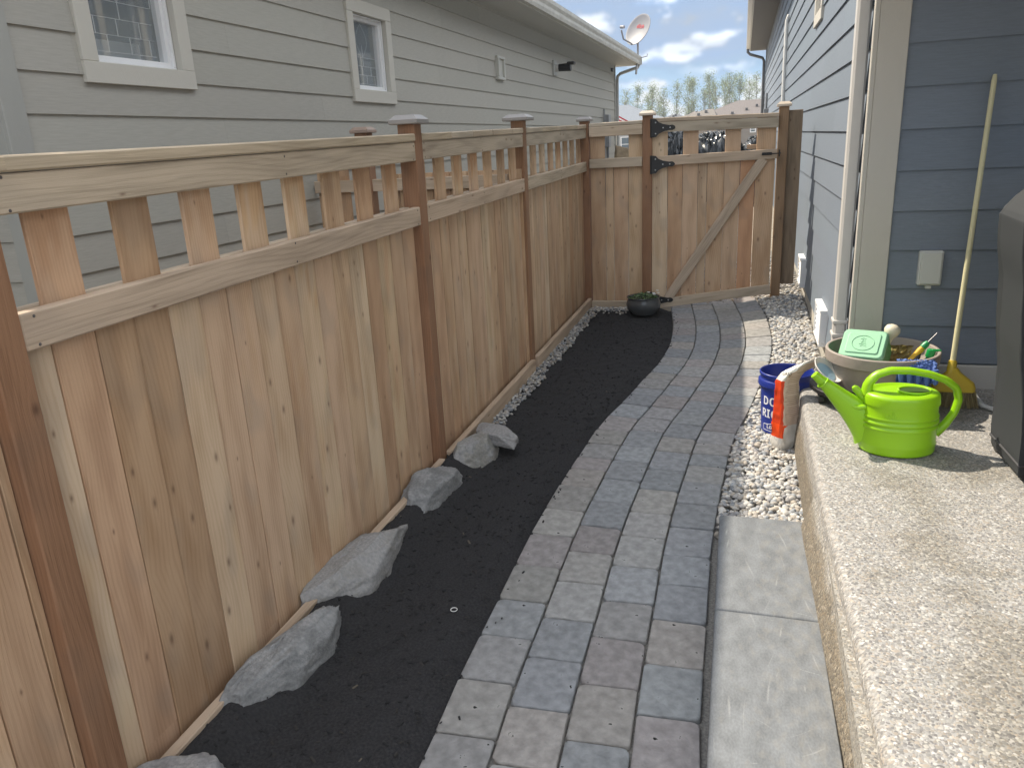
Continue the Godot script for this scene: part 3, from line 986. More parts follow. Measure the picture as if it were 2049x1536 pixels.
func fence_panel(host: Node3D, z0: float, z1: float, first: float, tall_first: bool) -> void:
	# z0 nearer, z1 farther (z0 > z1)
	var yb := func(z: float) -> float: return SL * -z
	var x_in := FX - 0.019
	var rails := [[1.680, 1.768, FX - 0.038, FX], [1.371, 1.4605, FX - 0.038, FX], [1.680, 1.768, FX - 0.092, FX - 0.056], [1.371, 1.4605, FX - 0.092, FX - 0.056], [0.0, 0.112, FX - 0.010, FX + 0.028], [0.30, 0.39, FX - 0.092, FX - 0.056]]
	for i in rails.size():
		var q: Array = rails[i]
		var b := B.new()
		rail(b)
		if i == 4: b.c = Color(b.c.r * 0.84, b.c.g * 0.83, b.c.b * 0.82)
		var ym: float = (q[0] + q[1]) / 2; var xm: float = (q[2] + q[3]) / 2
		b.bar(Vector3(xm, ym + yb.call(z0), z0), Vector3(xm, ym + yb.call(z1), z1), q[1] - q[0], q[3] - q[2], Vector3.UP, 0.004)
		put(b, "kickboard" if i == 4 else "rail", M.wood, host)
	# flat cap rail, a few pieces end to end
	var za := z0 + (0.0 if absf(z0) > 0.5 else 0.0)
	var cuts := [za]
	var step := 3.0 if z0 > -1.4 else 0.42
	while cuts[-1] - step * 1.4 > z1: cuts.append(cuts[-1] - step * rr(0.8, 1.2))
	cuts.append(z1)
	for i in cuts.size() - 1:
		var b := B.new()
		rail(b)
		b.c = Color(b.c.r * 1.05, b.c.g * 1.04, b.c.b * 1.0)
		var a: float = cuts[i]; var e: float = cuts[i + 1] + 0.0012
		b.bar(Vector3(FX - 0.046, 1.7885 + yb.call(a), a), Vector3(FX - 0.046, 1.7885 + yb.call(e), e), 0.037, 0.105, Vector3.UP, 0.005)
		put(b, "cap_board", M.wood, host)
	var nb := B.new(); nb.c = Color(.10, .09, .085)
	for y in [1.69, 1.755, 1.385, 1.445]:
		for zz in [z0 - 0.03, z1 + 0.03, lerpf(z0, z1, 0.5)]:
			nb.ball(Transform3D(Basis.from_scale(Vector3(0.25, 1, 1)), Vector3(FX + 0.0005, y + rr(-.006, .006) + yb.call(zz), zz + rr(-.012, .012))), 0.0042, 8, 4)
	stuff(put(nb, "nail_heads", M.matte, host))
	var z := z0
	var tall := tall_first
	var w := first
	while z > z1 + 0.02:
		w = minf(w, z - z1)
		var b := B.new()
		plank(b)
		var top: float = (1.767 if tall else 1.455 + rr(-0.004, 0.004)) + yb.call(z - w / 2)
		var bot: float = 0.02 + yb.call(z - w / 2)
		var g := rr(0.0018, 0.0038)
		var xf := Transform3D(Basis(Vector3.UP, PI / 2 + rr(-0.006, 0.006)), Vector3(FX - 0.047 + rr(-0.0015, 0.0015), (top + bot) / 2, z - w / 2))
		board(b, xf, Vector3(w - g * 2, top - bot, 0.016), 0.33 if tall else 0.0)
		put(b, "board", M.wood, host)
		z -= w
		w = 0.1366
		tall = not tall

func build_fence() -> void:
	var f := thing("cedar_fence", "long cedar board fence with open slotted top along the mulch bed", "fence")
	for q in [[-1.28, 1.93, .15], [-3.675, 1.912, .15], [-5.575, 1.948, .185]]:
		post(f, FX - 0.0455 + 0.003, q[0], q[1], 0.089, q[2])
	post(f, FX - 0.043, -1.28 + 2.44, 1.87)
	post(f, FX - 0.022, -7.80, 1.965)
	fence_panel(f, 1.115, -1.2355, 0.1366, true)
	fence_panel(f, -1.3245, -3.6305, 0.1025, false)
	fence_panel(f, -3.7195, -5.5305, 0.105, true)
	fence_panel(f, -5.6195, -7.745, 0.12, true)
	# short run at the back, up to the gate
	var zb := -7.75
	for q in [[1.815, 1.905, 0.0, 0.038], [1.522, 1.610, 0.0, 0.038], [0.125, 0.212, 0.0, 0.038], [1.815, 1.905, -0.056, -0.09], [1.522, 1.610, -0.056, -0.09]]:
		var b := B.new(); rail(b)
		b.bar(Vector3(-1.56, (q[0] + q[1]) / 2, zb - 0.02 + (q[2] + q[3]) / 2), Vector3(-1.047, (q[0] + q[1]) / 2 + 0.004, zb - 0.02 + (q[2] + q[3]) / 2), q[1] - q[0], absf(q[3] - q[2]), Vector3.UP, 0.004)
		put(b, "rail", M.wood, f)
	var b := B.new(); rail(b)
	b.bar(Vector3(-1.56, 1.924, zb - 0.045), Vector3(-1.047, 1.928, zb - 0.045), 0.036, 0.105, Vector3.UP, 0.005)
	put(b, "cap_board", M.wood, f)
	for q in [[-1.558, -1.413, 1.9], [-1.411, -1.333, 1.606], [-1.331, -1.187, 1.606], [-1.184, -1.047, 1.9]]:
		b = B.new(); plank(b, [0, 5, 2][rng.randi() % 3])
		b.bx(q[0] + 0.0015, q[1] - 0.0015, 0.13, q[2], zb - 0.046, zb - 0.03, 0.002)
		put(b, "board", M.wood, f)
	post(f, -1.0, zb - 0.03, 1.985, 0.089, 0.145, POSTC, 0.0, Color(.62, .53, .43))
	# ---- gate, hung on that post
	var ang := 0.165
	var g := thing("gate", "cedar gate with a diagonal brace and black strap hinges", "gate", Vector3(-0.955, 0, zb - 0.005))
	g.rotation.y = ang
	var W := 1.150
	var bars := [
		[Vector3(0.0, 1.874, 0), Vector3(W, 1.862, 0), 0.09, "rail"], [Vector3(0.0, 1.566, 0), Vector3(W, 1.584, 0), 0.088, "rail"],
		[Vector3(0.0, 0.178, 0), Vector3(W, 0.308, 0), 0.09, "rail"]]
	for q in bars:
		b = B.new(); rail(b)
		b.bar(q[0], q[1], q[2], 0.038, Vector3.UP, 0.004)
		put(b, q[3], M.wood, g)
	b = B.new(); rail(b)
	b.bar(Vector3(0.16, 0.235, 0.0), Vector3(1.03, 1.545, 0.0), 0.088, 0.036, Vector3(-0.8, 0.6, 0), 0.004)
	put(b, "brace", M.wood, g)
	b = B.new(); rail(b)
	b.bar(Vector3(0.0, 1.939, -0.03), Vector3(W, 1.928, -0.03), 0.037, 0.105, Vector3.UP, 0.005)
	put(b, "cap_board", M.wood, g)
	var e := [0.0, 0.15, 0.290, 0.435, 0.520, 0.678, 0.826, 0.966, 1.140]
	var tl := [true, false, true, false, false, true, false, true]
	var tn := [0, 5, 2, 3, 3, 0, 6, 5]
	for i in 8:
		b = B.new(); plank(b, tn[i])
		if i == 6: b.c = Color(.98, .80, .68)
		var x0: float = e[i] + 0.002; var x1: float = e[i + 1] - [0.002, 0.001, 0.002, 0.003, 0.002, 0.004, 0.005, 0.0][i]
		b.bx(x0, x1, 0.15 + 0.11 * (x0 + x1) / 2, 1.92 if tl[i] else 1.575, -0.037, -0.0205, 0.002)
		put(b, "board", M.wood, g)
	# strap hinges: a T plate on the post and a strap that narrows to a rounded tip
	for y in [1.866, 1.535, 0.225]:
		var o := PackedVector2Array()
		for q in [[-0.01, 0.085], [0.035, 0.08], [0.06, 0.052], [0.10, 0.034], [0.16, 0.022], [0.185, 0.024], [0.205, 0.016], [0.215, 0.0]]: o.append(Vector2(q[0], q[1]))
		for i in range(o.size() - 2, -1, -1): o.append(Vector2(o[i].x, -o[i].y))
		var m := B.new()
		m.c = Color(1, 1, 1)
		m.prism(o, 0.004, Transform3D(Basis(), Vector3(0.0, y, 0.0205)))
		m.tube([Vector3(-0.012, y - 0.085, 0.024), Vector3(-0.012, y + 0.085, 0.024)], [0.009], 8)
		var h := put(m, "hinge", M.black, g)
		m = B.new()
		m.c = Color(.5, .5, .5)
		for q in [[0.10, 0.0], [0.165, 0.0], [0.03, 0.05], [0.03, -0.05]]:
			m.ball(Transform3D(Basis.from_scale(Vector3(1, 1, 0.4)), Vector3(q[0], y + q[1], 0.0245)), 0.007, 8, 5)
		put(m, "bolt", M.metal, h)
	var l := B.new()
	l.bx(1.01, 1.10, 1.575, 1.60, 0.0195, 0.034, 0.003)
	l.bx(1.05, 1.18, 1.582, 1.592, 0.035, 0.045, 0.002)
	l.tube([Vector3(1.165, 1.56, 0.04), Vector3(1.165, 1.62, 0.04)], [0.006], 8)
	put(l, "latch", M.black, g)
	# latch post with a filler board towards the house
	var lp := thing("latch_post", "weathered brown latch post with a filler board beside the blue house", "fence post")
	post(lp, 0.226, -8.02, 2.0, 0.089, 0.13, Color(.46, .40, .34), 0.0, Color(.62, .53, .43))
	b = B.new(); b.um = 2; b.ucol = 6; b.v0 = .5; b.c = Color(.62, .54, .45)
	b.bx(0.272, 0.395, 0.34, 1.965, -8.075, -8.04, 0.003)
	put(b, "board", M.wood, lp)
	# the neighbour's cross fence, between our fence and the grey house
	var nf := thing("neighbor_fence", "short brown board fence between the cedar fence and the grey house", "fence")
	post(nf, -2.82, -5.5, 1.925, 0.1, 0.15, Color(.50, .41, .36), 0.0, Color(.36, .27, .22))
	var x := -3.26
	while x < -1.72:
		if absf(x + 0.07 + 2.82) > 0.1:
			b = B.new(); plank(b, 6)
			b.bx(x, x + 0.134, 0.0, 1.62 if x > -2.8 else 1.70, -5.53, -5.512, 0.002)
			put(b, "board", M.wood, nf)
		x += 0.138
	for y in [0.35, 1.5]:
		b = B.new(); rail(b)
		b.bx(-3.27, -1.70, y, y + 0.089, -5.51, -5.472, 0.003)
		put(b, "rail", M.wood, nf)

# ---------------------------------------------------------------- houses
func lap(b: B, xa: float, xb: float, ya: float, yb: float, y0: float, ex: float, sd: float) -> void:
	# one lap board, local x along, y up, z outward; the course starts at y0
	var wob := fnl(401, 0.9, 2)
	var prof := []
	for y in [ya, yb]:
		prof.append(Vector2(lerpf(0.0165, 0.0035, (y - y0) / ex), y))
	var n := maxi(2, int((xb - xa) / 0.3))
	var rows := [Vector2(0.0, ya), prof[0], prof[0], prof[1], prof[1], Vector2(0.0, yb)]
	var ids := []
	for q in rows:
		var r := []
		for i in n + 1:
			var x := lerpf(xa, xb, float(i) / n)
			var w := 0.0018 * wob.get_noise_2d(x * 1.4, y0 * 9.0 + sd) if q.x > 0.005 else 0.0
			r.append(b.p(Vector3(x, q.y + w * 0.6, q.x + w), Vector2(x, q.y)))
		ids.append(r)
	var i0 := b.ix.size()
	for j in [0, 2, 4]:
		for i in n: b.quad(ids[j][i], ids[j][i + 1], ids[j + 1][i + 1], ids[j + 1][i])
	b.face(i0, Vector3(0, -0.05, 1))
	for e in [[0, -1.0], [n, 1.0]]:
		var i1 := b.ix.size()
		var k := []
		for r in [0, 1, 3, 5]: k.append(b.p(b.v[ids[r][e[0]]]))
		b.quad(k[0], k[1], k[2], k[3])
		b.face(i1, Vector3(e[1], 0, 0))

func siding(wall: Node3D, x0: float, x1: float, y0: float, ytop: float, ex: float, holes: Array, tint: Color, blen := 3.66) -> void:
	var y := y0
	var row := 0
	while y < ytop - 0.01:
		var yt := minf(y + ex, ytop)
		# cut the course at the openings
		var bits := [[x0, x1, y, yt]]
		for h in holes:
			var out := []
			for q in bits:
				if q[1] <= h[0] or q[0] >= h[1] or q[3] <= h[2] or q[2] >= h[3]:
					out.append(q); continue
				if q[0] < h[0]: out.append([q[0], h[0], q[2], q[3]])
				if q[1] > h[1]: out.append([h[1], q[1], q[2], q[3]])
				var ma := maxf(q[0], h[0]); var mb := minf(q[1], h[1])
				if q[2] < h[2]: out.append([ma, mb, q[2], h[2]])
				if q[3] > h[3]: out.append([ma, mb, h[3], q[3]])
			bits = out
		var off := fposmod(row * 1.27 + 0.4, blen)
		for q in bits:
			var a: float = q[0]
			while a < q[1] - 0.001:
				var nx := minf(q[1], (floorf((a - off) / blen + 1e-4) + 1.0) * blen + off)
				if nx - a < 0.02: nx = minf(q[1], nx + blen)
				var b := B.new()
				var j := rr(0.955, 1.04)
				b.c = Color(tint.r * j, tint.g * j, tint.b * j)
				lap(b, a + 0.0006, nx - 0.0006, q[2], q[3], y, ex, row)
				put(b, "siding_board", M.siding, wall)
				a = nx
		y += ex
		row += 1

func window(house: Node3D, xf: Transform3D, x0: float, x1: float, y0: float, y1: float, tw: float, trimc: Color, leaded: bool) -> Array:
	# opening x0..x1, y0..y1 in wall coordinates; flat casing of width tw round it
	var b := B.new()
	b.c = trimc
	b.bx(x0 - tw, x1 + tw, y0 - tw, y0, -0.01, 0.033, 0.003)
	b.bx(x0 - tw, x1 + tw, y1, y1 + tw, -0.01, 0.034, 0.003)
	b.bx(x0 - tw, x0, y0 + 0.0005, y1 - 0.0005, -0.01, 0.032, 0.003)
	b.bx(x1, x1 + tw, y0 + 0.0005, y1 - 0.0005, -0.01, 0.032, 0.003)
	var w := put(b, "window", M.trim, house, xf)
	b = B.new()
	b.c = Color(.80, .81, .82)
	var f := 0.042
	for q in [[0.0, 0.016, -0.012], [0.016, f, -0.03]]:
		var a: float = q[0]; var e: float = q[1]; var zf: float = q[2]
		b.bx(x0 + a, x1 - a, y0 + a, y0 + e, -0.09, zf, 0.002)
		b.bx(x0 + a, x1 - a, y1 - e, y1 - a, -0.09, zf, 0.002)
		b.bx(x0 + a, x0 + e, y0 + e, y1 - e, -0.09, zf, 0.002)
		b.bx(x1 - e, x1 - a, y0 + e, y1 - e, -0.09, zf, 0.002)
	put(b, "frame", M.paint, w)
	b = B.new()
	b.bx(x0 + f - 0.004, x1 - f + 0.004, y0 + f - 0.004, y1 - f + 0.004, -0.062, -0.058)
	put(b, "pane", M.glass, w)
	if leaded:
		b = B.new()
		b.c = Color(.5, .5, .5)
		var X := x1 - x0; var Y := y1 - y0
		for q in [[.10, .10, .86, .10], [.10, .22, .86, .22], [.10, .34, .86, .34], [.10, .46, .86, .46], [.30, .10, .30, .22], [.56, .10, .56, .22], [.80, .10, .80, .22], [.18, .22, .18, .34], [.43, .22, .43, .34], [.70, .22, .70, .34], [.48, .34, .48, .62], [.12, .46, .12, .95], [.88, .46, .88, .95]]:
			b.bar(Vector3(x0 + q[0] * X, y0 + q[1] * Y, -0.068), Vector3(x0 + q[2] * X, y0 + q[3] * Y, -0.068), 0.0022, 0.005, Vector3(0, 0.3, 1) if q[0] == q[2] else Vector3.UP, 0.0)
		var pts := []
		for k in 13:
			var t := k / 12.0
			pts.append(Vector3(x0 + X * (0.48 + 0.16 * sin(t * PI) * (1 if true else 0)), y0 + Y * (0.46 + 0.45 * t), -0.068))
		b.tube(pts, [0.0014], 5)
		pts = []
		for k in 13:
			var t := k / 12.0
			pts.append(Vector3(x0 + X * (0.48 - 0.16 * sin(t * PI)), y0 + Y * (0.46 + 0.45 * t), -0.068))
		b.tube(pts, [0.0014], 5)
		put(b, "glazing_bar", M.paint, w)
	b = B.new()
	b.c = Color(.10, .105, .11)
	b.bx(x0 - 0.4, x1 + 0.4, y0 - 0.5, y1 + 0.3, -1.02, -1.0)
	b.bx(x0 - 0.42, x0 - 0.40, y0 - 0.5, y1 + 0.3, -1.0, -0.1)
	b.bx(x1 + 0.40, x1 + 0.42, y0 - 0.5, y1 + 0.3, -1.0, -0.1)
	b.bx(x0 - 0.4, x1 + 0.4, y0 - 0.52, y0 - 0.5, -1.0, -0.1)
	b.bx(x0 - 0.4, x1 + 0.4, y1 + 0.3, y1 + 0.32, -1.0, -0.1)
	# a pale blind half way up and a bright sill seen through the pane
	b.c = Color(.34, .35, .36)
	b.bx(x0 - 0.1, x1 + 0.1, y0 - 0.02, y0 + 0.25 * (y1 - y0), -0.36, -0.34)
	put(b, "interior", M.matte, w)
	return [x0 - 0.001, x1 + 0.001, y0 - 0.001, y1 + 0.001]

func build_left_house() -> void:
	var h := thing("grey_house", "greige lap-sided house behind the cedar fence", "house")
	var wx := -3.3
	var xf := Transform3D(Basis(Vector3(0, 0, -1), Vector3.UP, Vector3(1, 0, 0)), Vector3(wx, 0, 0))
	var tint := Color(.445, .435, .392)
	var trimc := Color(.56, .545, .49)
	var ex := 0.1942
	var holes := []
	# two small high windows
	holes.append(window(h, xf, 3.522, 4.162, 2.305, 3.02, 0.105, trimc, true))
	holes.append(window(h, xf, 6.405, 7.03, 2.305, 2.91, 0.105, trimc, true))
	# body behind the siding; no openings into it but the window boxes
	var b := B.new()
	b.c = tint
	var bz0 := 2.92; var bz1 := 19.55
	# wall skin in strips round the openings
	for k in [[bz0, bz1, 0.0, 2.304], [bz0, bz1, 3.021, 3.49], [bz0, 3.521, 2.304, 3.021], [4.163, 6.404, 2.304, 3.021], [7.031, bz1, 2.304, 3.021]]:
		b.bx(k[0], k[1], k[2], k[3], -0.09, 0.0)
	var wall := put(b, "wall", M.stucco, h, xf)
	siding(wall, 3.018, 19.45, 2.044 - 10 * ex, 3.48, ex, holes, tint)
	# set-back wall at the near end
	var xr := Transform3D(Basis(Vector3(1, 0, 0), Vector3.UP, Vector3(0, 0, 1)), Vector3(wx, 0, -2.92))
	var b2 := B.new(); b2.c = tint
	b2.bx(-0.72, -0.002, 0.0, 3.48, -0.09, 0.0)
	var ret := put(b2, "return_wall", M.stucco, h, xr)
	siding(ret, -0.70, -0.1005, 2.044 - 10 * ex, 3.48, ex, [], tint)
	var xs := Transform3D(Basis(Vector3(0, 0, -1), Vector3.UP, Vector3(1, 0, 0)), Vector3(wx - 0.72, 0, 0))
	b = B.new(); b.c = tint
	b.bx(-8.0, 2.915, 0.0, 3.48, -0.09, 0.0)
	var rear := put(b, "rear_wall", M.stucco, h, xs)
	siding(rear, -3.0, 2.90, 2.044 - 10 * ex, 3.48, ex, [], tint)
	# corner boards
	b = B.new(); b.c = Color(.37, .375, .35)
	b.bx(2.892, 3.017, 0.0, 3.48, 0.0005, 0.027, 0.003)
	put(b, "corner_board", M.trim, h, xf)
	b = B.new(); b.c = Color(.37, .375, .35)
	b.bx(19.45, 19.56, 0.0, 3.48, 0.0, 0.027, 0.003)
	put(b, "corner_board", M.trim, h, xf)
	b = B.new(); b.c = Color(.37, .375, .35)
	b.bx(-0.10, -0.0005, 0.0, 3.48, 0.0005, 0.027, 0.003)
	put(b, "corner_board", M.trim, h, xr)
	# end and back walls close the body
	b = B.new(); b.c = tint
	b.bx(wx - 9.0, wx - 0.01, 0.0, 3.47, -19.55, -19.45)
	b.bx(wx - 9.1, wx - 9.0, 0.0, 3.47, -19.5, 8.0)
	b.bx(wx - 9.0, wx - 0.75, 0.0, 3.47, 8.0, 8.1)
	put(b, "back_wall", M.stucco, h)
	# eave: soffit, fascia, gutter
	var ev := Transform3D(Basis(), Vector3(0, -0.06, 0))
	b = B.new(); b.c = Color(.46, .465, .44)
	b.bx(-9.0, -2.85, 3.485, 3.505, -20.0, -2.22)
	b.bx(-9.0, -3.57, 3.485, 3.505, -2.21, 8.4)
	put(b, "soffit", M.trim, h, ev)
	b = B.new(); b.c = Color(.52, .52, .475)
	b.bx(-2.85, -2.825, 3.48, 3.66, -20.0, -2.22, 0.002)
	b.bx(-9.0, -2.851, 3.482, 3.66, -20.02, -20.001, 0.002)
	b.bx(-3.57, -3.545, 3.48, 3.66, -2.2, 8.4, 0.002)
	b.bx(-3.57, -2.851, 3.482, 3.66, -2.219, -2.2, 0.002)
	put(b, "fascia", M.trim, h, ev)
	b = B.new(); b.c = Color(.60, .595, .545)
	var gp := PackedVector2Array([Vector2(0, 0), Vector2(0.07, 0.0), Vector2(0.085, 0.03), Vector2(0.088, 0.06), Vector2(0.112, 0.09), Vector2(0.116, 0.125), Vector2(0.104, 0.125), Vector2(0.102, 0.095), Vector2(0.078, 0.062), Vector2(0.074, 0.032), Vector2(0.064, 0.008), Vector2(0.004, 0.008), Vector2(0.004, 0.125), Vector2(0, 0.125)])
	b.prism(gp, 17.75, Transform3D(Basis.from_scale(Vector3(1, 1.36, 1)), Vector3(-2.8245, 3.49, -19.98)))
	b.bx(-2.824, -2.71, 3.49, 3.66, -19.99, -19.981)
	put(b, "gutter", M.gutter, h, ev)
	# roof planes
	b = B.new(); b.c = Color(.16, .16, .165)
	var rp := func(x0: float, y0: float, x1: float, y1: float, za: float, zb: float) -> void:
		b.bar(Vector3(x0, y0, (za + zb) / 2), Vector3(x1, y1, (za + zb) / 2), 0.03, absf(zb - za), Vector3.UP, 0.0)
	rp.call(-2.79, 3.68, -7.8, 5.55, -20.03, -2.20)
	rp.call(-7.8, 5.55, -12.7, 3.68, -20.03, -2.20)
	rp.call(-3.50, 3.68, -7.8, 5.25, -2.18, 8.4)
	rp.call(-7.8, 5.25, -12.7, 3.68, -2.18, 8.4)
	put(b, "roof", M.shingle, h, ev)
	# downspout with two elbows at the far corner
	b = B.new(); b.c = Color(.42, .42, .40)
	b.tube([Vector3(-2.77, 3.47, -19.9), Vector3(-2.77, 3.42, -19.9), Vector3(-2.80, 3.37, -19.9), Vector3(-3.17, 3.24, -19.62), Vector3(-3.235, 3.18, -19.6), Vector3(-3.245, 3.08, -19.6), Vector3(-3.245, 0.3, -19.6)], [0.036], 10)
	put(b, "downspout", M.paint, h)
	# small square vent frame
	b = B.new(); b.c = Color(.50, .50, .46)
	var va := 10.29; var vb := 10.62
	b.bx(va, vb, 2.60, 2.635, 0.0, 0.05, 0.004); b.bx(va, vb, 2.855, 2.89, 0.0, 0.05, 0.004)
	b.bx(va, va + 0.05, 2.636, 2.854, 0.0, 0.06, 0.004); b.bx(vb - 0.05, vb, 2.636, 2.854, 0.0, 0.05, 0.004)
	b.bx(va + 0.05, vb - 0.05, 2.636, 2.854, 0.0, 0.024)
	put(b, "wall_box", M.paint, h, xf)
	# dryer vent: plate, collar and black hood
	b = B.new(); b.c = Color(.40, .41, .39)
	b.bx(13.36, 13.6, 2.83, 3.07, 0.0, 0.045, 0.006)
	var vp := put(b, "vent_plate", M.paint, h, xf)
	b = B.new(); b.c = Color(.55, .55, .53)
	b.tube([Vector3(13.48, 2.95, 0.04), Vector3(13.48, 2.95, 0.10)], [0.062], 14)
	put(b, "collar", M.paint, vp)
	b = B.new()
	b.tube([Vector3(13.48, 2.95, 0.095), Vector3(13.48, 2.95, 0.22), Vector3(13.48, 2.955, 0.30)], [0.058, 0.062, 0.07], 14)
	b.bx(13.41, 13.55, 2.985, 3.03, 0.25, 0.37, 0.01)
	put(b, "hood", M.black, vp)
	b = B.new(); b.c = Color(.13, .13, .13)
	b.bx(18.98, 19.08, 3.25, 3.33, 0.0, 0.06, 0.006)
	put(b, "wall_light", M.paint, h, xf)
	# conduit and meter box near the far corner
	b = B.new(); b.c = Color(.26, .27, .28)
	b.tube([Vector3(17.86, 0.3, 0.05), Vector3(17.86, 2.41, 0.05)], [0.02], 8)
	b.bx(18.05, 18.32, 1.6, 2.3, 0.0, 0.12, 0.01)
	b.tube([Vector3(18.2, 0.3, 0.06), Vector3(18.2, 1.6, 0.06)], [0.03], 8)
	put(b, "meter_box", M.paint, h, xf)

func build_right_house() -> void:
	var h := thing("blue_house", "slate blue lap-sided house with white trim at the right", "house")
	var tint := Color(.192, .228, .278)
	var trimc := Color(.53, .505, .45)
	var ang := atan(0.016)
	var dirz := Vector3(0.016, 0, 1).normalized()      # towards the camera along the wall
	var outw := Vector3(-1, 0, 0.016).normalized()
	var xf := Transform3D(Basis(dirz, Vector3.UP, outw), Vector3(0.565, 0, -4.65))     # local x = 0 at the corner, negative away
	var ex := 0.2075
	var y0 := 0.314
	var holes := []
	holes.append(window(h, xf, -3.86, -3.30, 2.80, 3.70, 0.10, trimc, false))
	var b := B.new(); b.c = tint
	for k in [[-24.0, -0.01, 0.30, 2.80], [-24.0, -0.01, 3.701, 4.35], [-24.0, -3.861, 2.80, 3.701], [-3.299, -0.01, 2.80, 3.701]]:
		b.bx(k[0], k[1], k[2], k[3], -0.09, 0.0)
	var wall := put(b, "wall", M.stucco, h, xf)
	siding(wall, -24.0, -0.012, y0, 4.33, ex, holes, tint)
	# foundation
	b = B.new(); b.c = Color(.50, .475, .42)
	b.bx(-24.0, 0.02, -0.3, 0.318, -0.2, 0.004, 0.0)
	put(b, "foundation", M.stucco, h, xf)
	# wall facing the patio
	b = B.new(); b.c = tint
	var xd := Transform3D(Basis(), Vector3(0.565, 0, -4.65))
	b.bx(0.01, 6.0, -0.2, 4.35, -0.09, 0.0)
	var wd := put(b, "patio_wall", M.stucco, h, xd)
	siding(wd, 0.14, 4.5, y0 + 0.2075, 4.33, ex, [], tint)
	# corner boards and base trim
	b = B.new(); b.c = trimc
	b.bx(0.0, 0.142, patio_y(-4.65) + 0.002, 4.35, 0.001, 0.028, 0.003)
	put(b, "corner_board", M.trim, h, xd)
	b = B.new(); b.c = trimc
	b.bx(-0.016, 0.026, 0.31, 4.35, 0.001, 0.026, 0.003)
	put(b, "corner_board", M.trim, h, xf)
	b = B.new(); b.c = Color(.50, .49, .46)
	b.bx(0.143, 4.5, patio_y(-4.65) - 0.05, 0.512, 0.001, 0.03, 0.004)
	put(b, "base_trim", M.trim, h, xd)
	# downspout by the corner: ribbed pipe with brackets and an elbow at the foot
	b = B.new(); b.c = Color(.56, .54, .51)
	b.bx(-0.21, -0.115, 0.42, 4.4, 0.022, 0.092, 0.012)
	var ds := put(b, "downspout", M.paint, h, xf)
	b = B.new(); b.c = Color(.56, .54, .51)
	for y in [0.62, 0.70, 2.9]: b.bx(-0.218, -0.107, y, y + 0.022, 0.018, 0.099, 0.004)
	b.bar(Vector3(-0.16, 0.45, 0.057), Vector3(-0.16, 0.33, 0.12), 0.07, 0.092, Vector3(0, 0, 1), 0.012)
	put(b, "bracket", M.paint, ds)
	# crawl-space vents
	for q in [[-1.42, 0.455], [-3.50, 0.50]]:
		b = B.new(); b.c = Color(.74, .75, .76)
		var xa: float = q[0] - 0.22; var xb: float = q[0] + 0.22; var yt: float = q[1] + 0.09
		var yb := yt - 0.27
		b.bx(xa, xb, yb, yb + 0.025, 0.0, 0.062, 0.004); b.bx(xa, xb, yt - 0.025, yt, 0.0, 0.064, 0.004)
		b.bx(xa, xa + 0.025, yb + 0.025, yt - 0.025, 0.0, 0.062, 0.004); b.bx(xb - 0.025, xb, yb + 0.025, yt - 0.025, 0.0, 0.062, 0.004)
		b.bx(xa + 0.025, xb - 0.025, yb + 0.02, yt - 0.02, 0.0, 0.02)
		var v := put(b, "crawl_vent", M.paint, h, xf)
		for k in 6:
			var s := B.new(); s.c = Color(.76, .77, .78)
			var y := yb + 0.045 + k * 0.036
			s.bar(Vector3(xa + 0.025, y, 0.042), Vector3(xb - 0.025, y, 0.042), 0.034, 0.005, Vector3(0, 0.75, -0.66), 0.0)
			put(s, "slat", M.paint, v)
	# outlet cover on the patio wall
	b = B.new(); b.c = Color(.56, .57, .54)
	b.bx(0.292, 0.408, 0.958, 1.142, 0.004, 0.05, 0.006)
	b.bx(0.30, 0.40, 0.966, 1.134, 0.051, 0.058, 0.004)
	b.bx(0.335, 0.365, 0.938, 0.957, 0.01, 0.04, 0.003)
	put(b, "outlet_cover", M.satin, h, xd)
	# eave
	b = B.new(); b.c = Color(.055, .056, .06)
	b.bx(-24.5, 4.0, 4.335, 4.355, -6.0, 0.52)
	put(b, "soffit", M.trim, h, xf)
	b = B.new(); b.c = Color(.60, .59, .56)
	b.bx(-24.5, 4.0, 4.33, 4.50, 0.521, 0.545, 0.002)
	b.bx(-24.53, -24.501, 4.332, 4.50, -6.0, 0.52, 0.002)
	put(b, "fascia", M.trim, h, xf)
	b = B.new(); b.c = Color(.72, .72, .70)
	b.bx(-24.45, 4.0, 4.37, 4.49, 0.546, 0.65, 0.012)
	put(b, "gutter", M.paint, h, xf)
	b = B.new(); b.c = Color(.15, .15, .155)
	b.bar(Vector3(-10.2, 4.52, 0.58), Vector3(-10.2, 6.6, -5.5), 0.03, 28.7, Vector3.UP, 0.0)
	b.bar(Vector3(-10.2, 6.6, -5.5), Vector3(-10.2, 4.52, -11.5), 0.03, 28.7, Vector3.UP, 0.0)
	put(b, "roof", M.shingle, h, xf)
	b = B.new(); b.c = tint
	b.bx(-24.1, -24.0, 0.0, 4.35, -10.5, 0.0)
	b.bx(-24.0, 4.0, 0.0, 4.35, -10.6, -10.5)
	put(b, "back_wall", M.stucco, h, xf)
	# roof over the patio, joined to the wall above the frame
	b = B.new(); b.c = Color(.42, .42, .41)
	b.bx(0.16, 4.7, 2.90, 2.93, -4.62, -1.45)
	var pr := put(b, "patio_roof", M.trim, h)
	b = B.new(); b.c = trimc
	b.bx(0.13, 0.159, 2.86, 3.10, -4.6, -1.42, 0.003)
	b.bx(0.16, 4.7, 2.86, 3.10, -1.449, -1.42, 0.003)
	put(b, "fascia", M.trim, pr)
	b = B.new(); b.c = Color(.15, .15, .155)
	b.bx(0.10, 4.7, 3.11, 3.14, -4.62, -1.40)
	put(b, "roofing", M.shingle, pr)
	b = B.new(); b.c = trimc
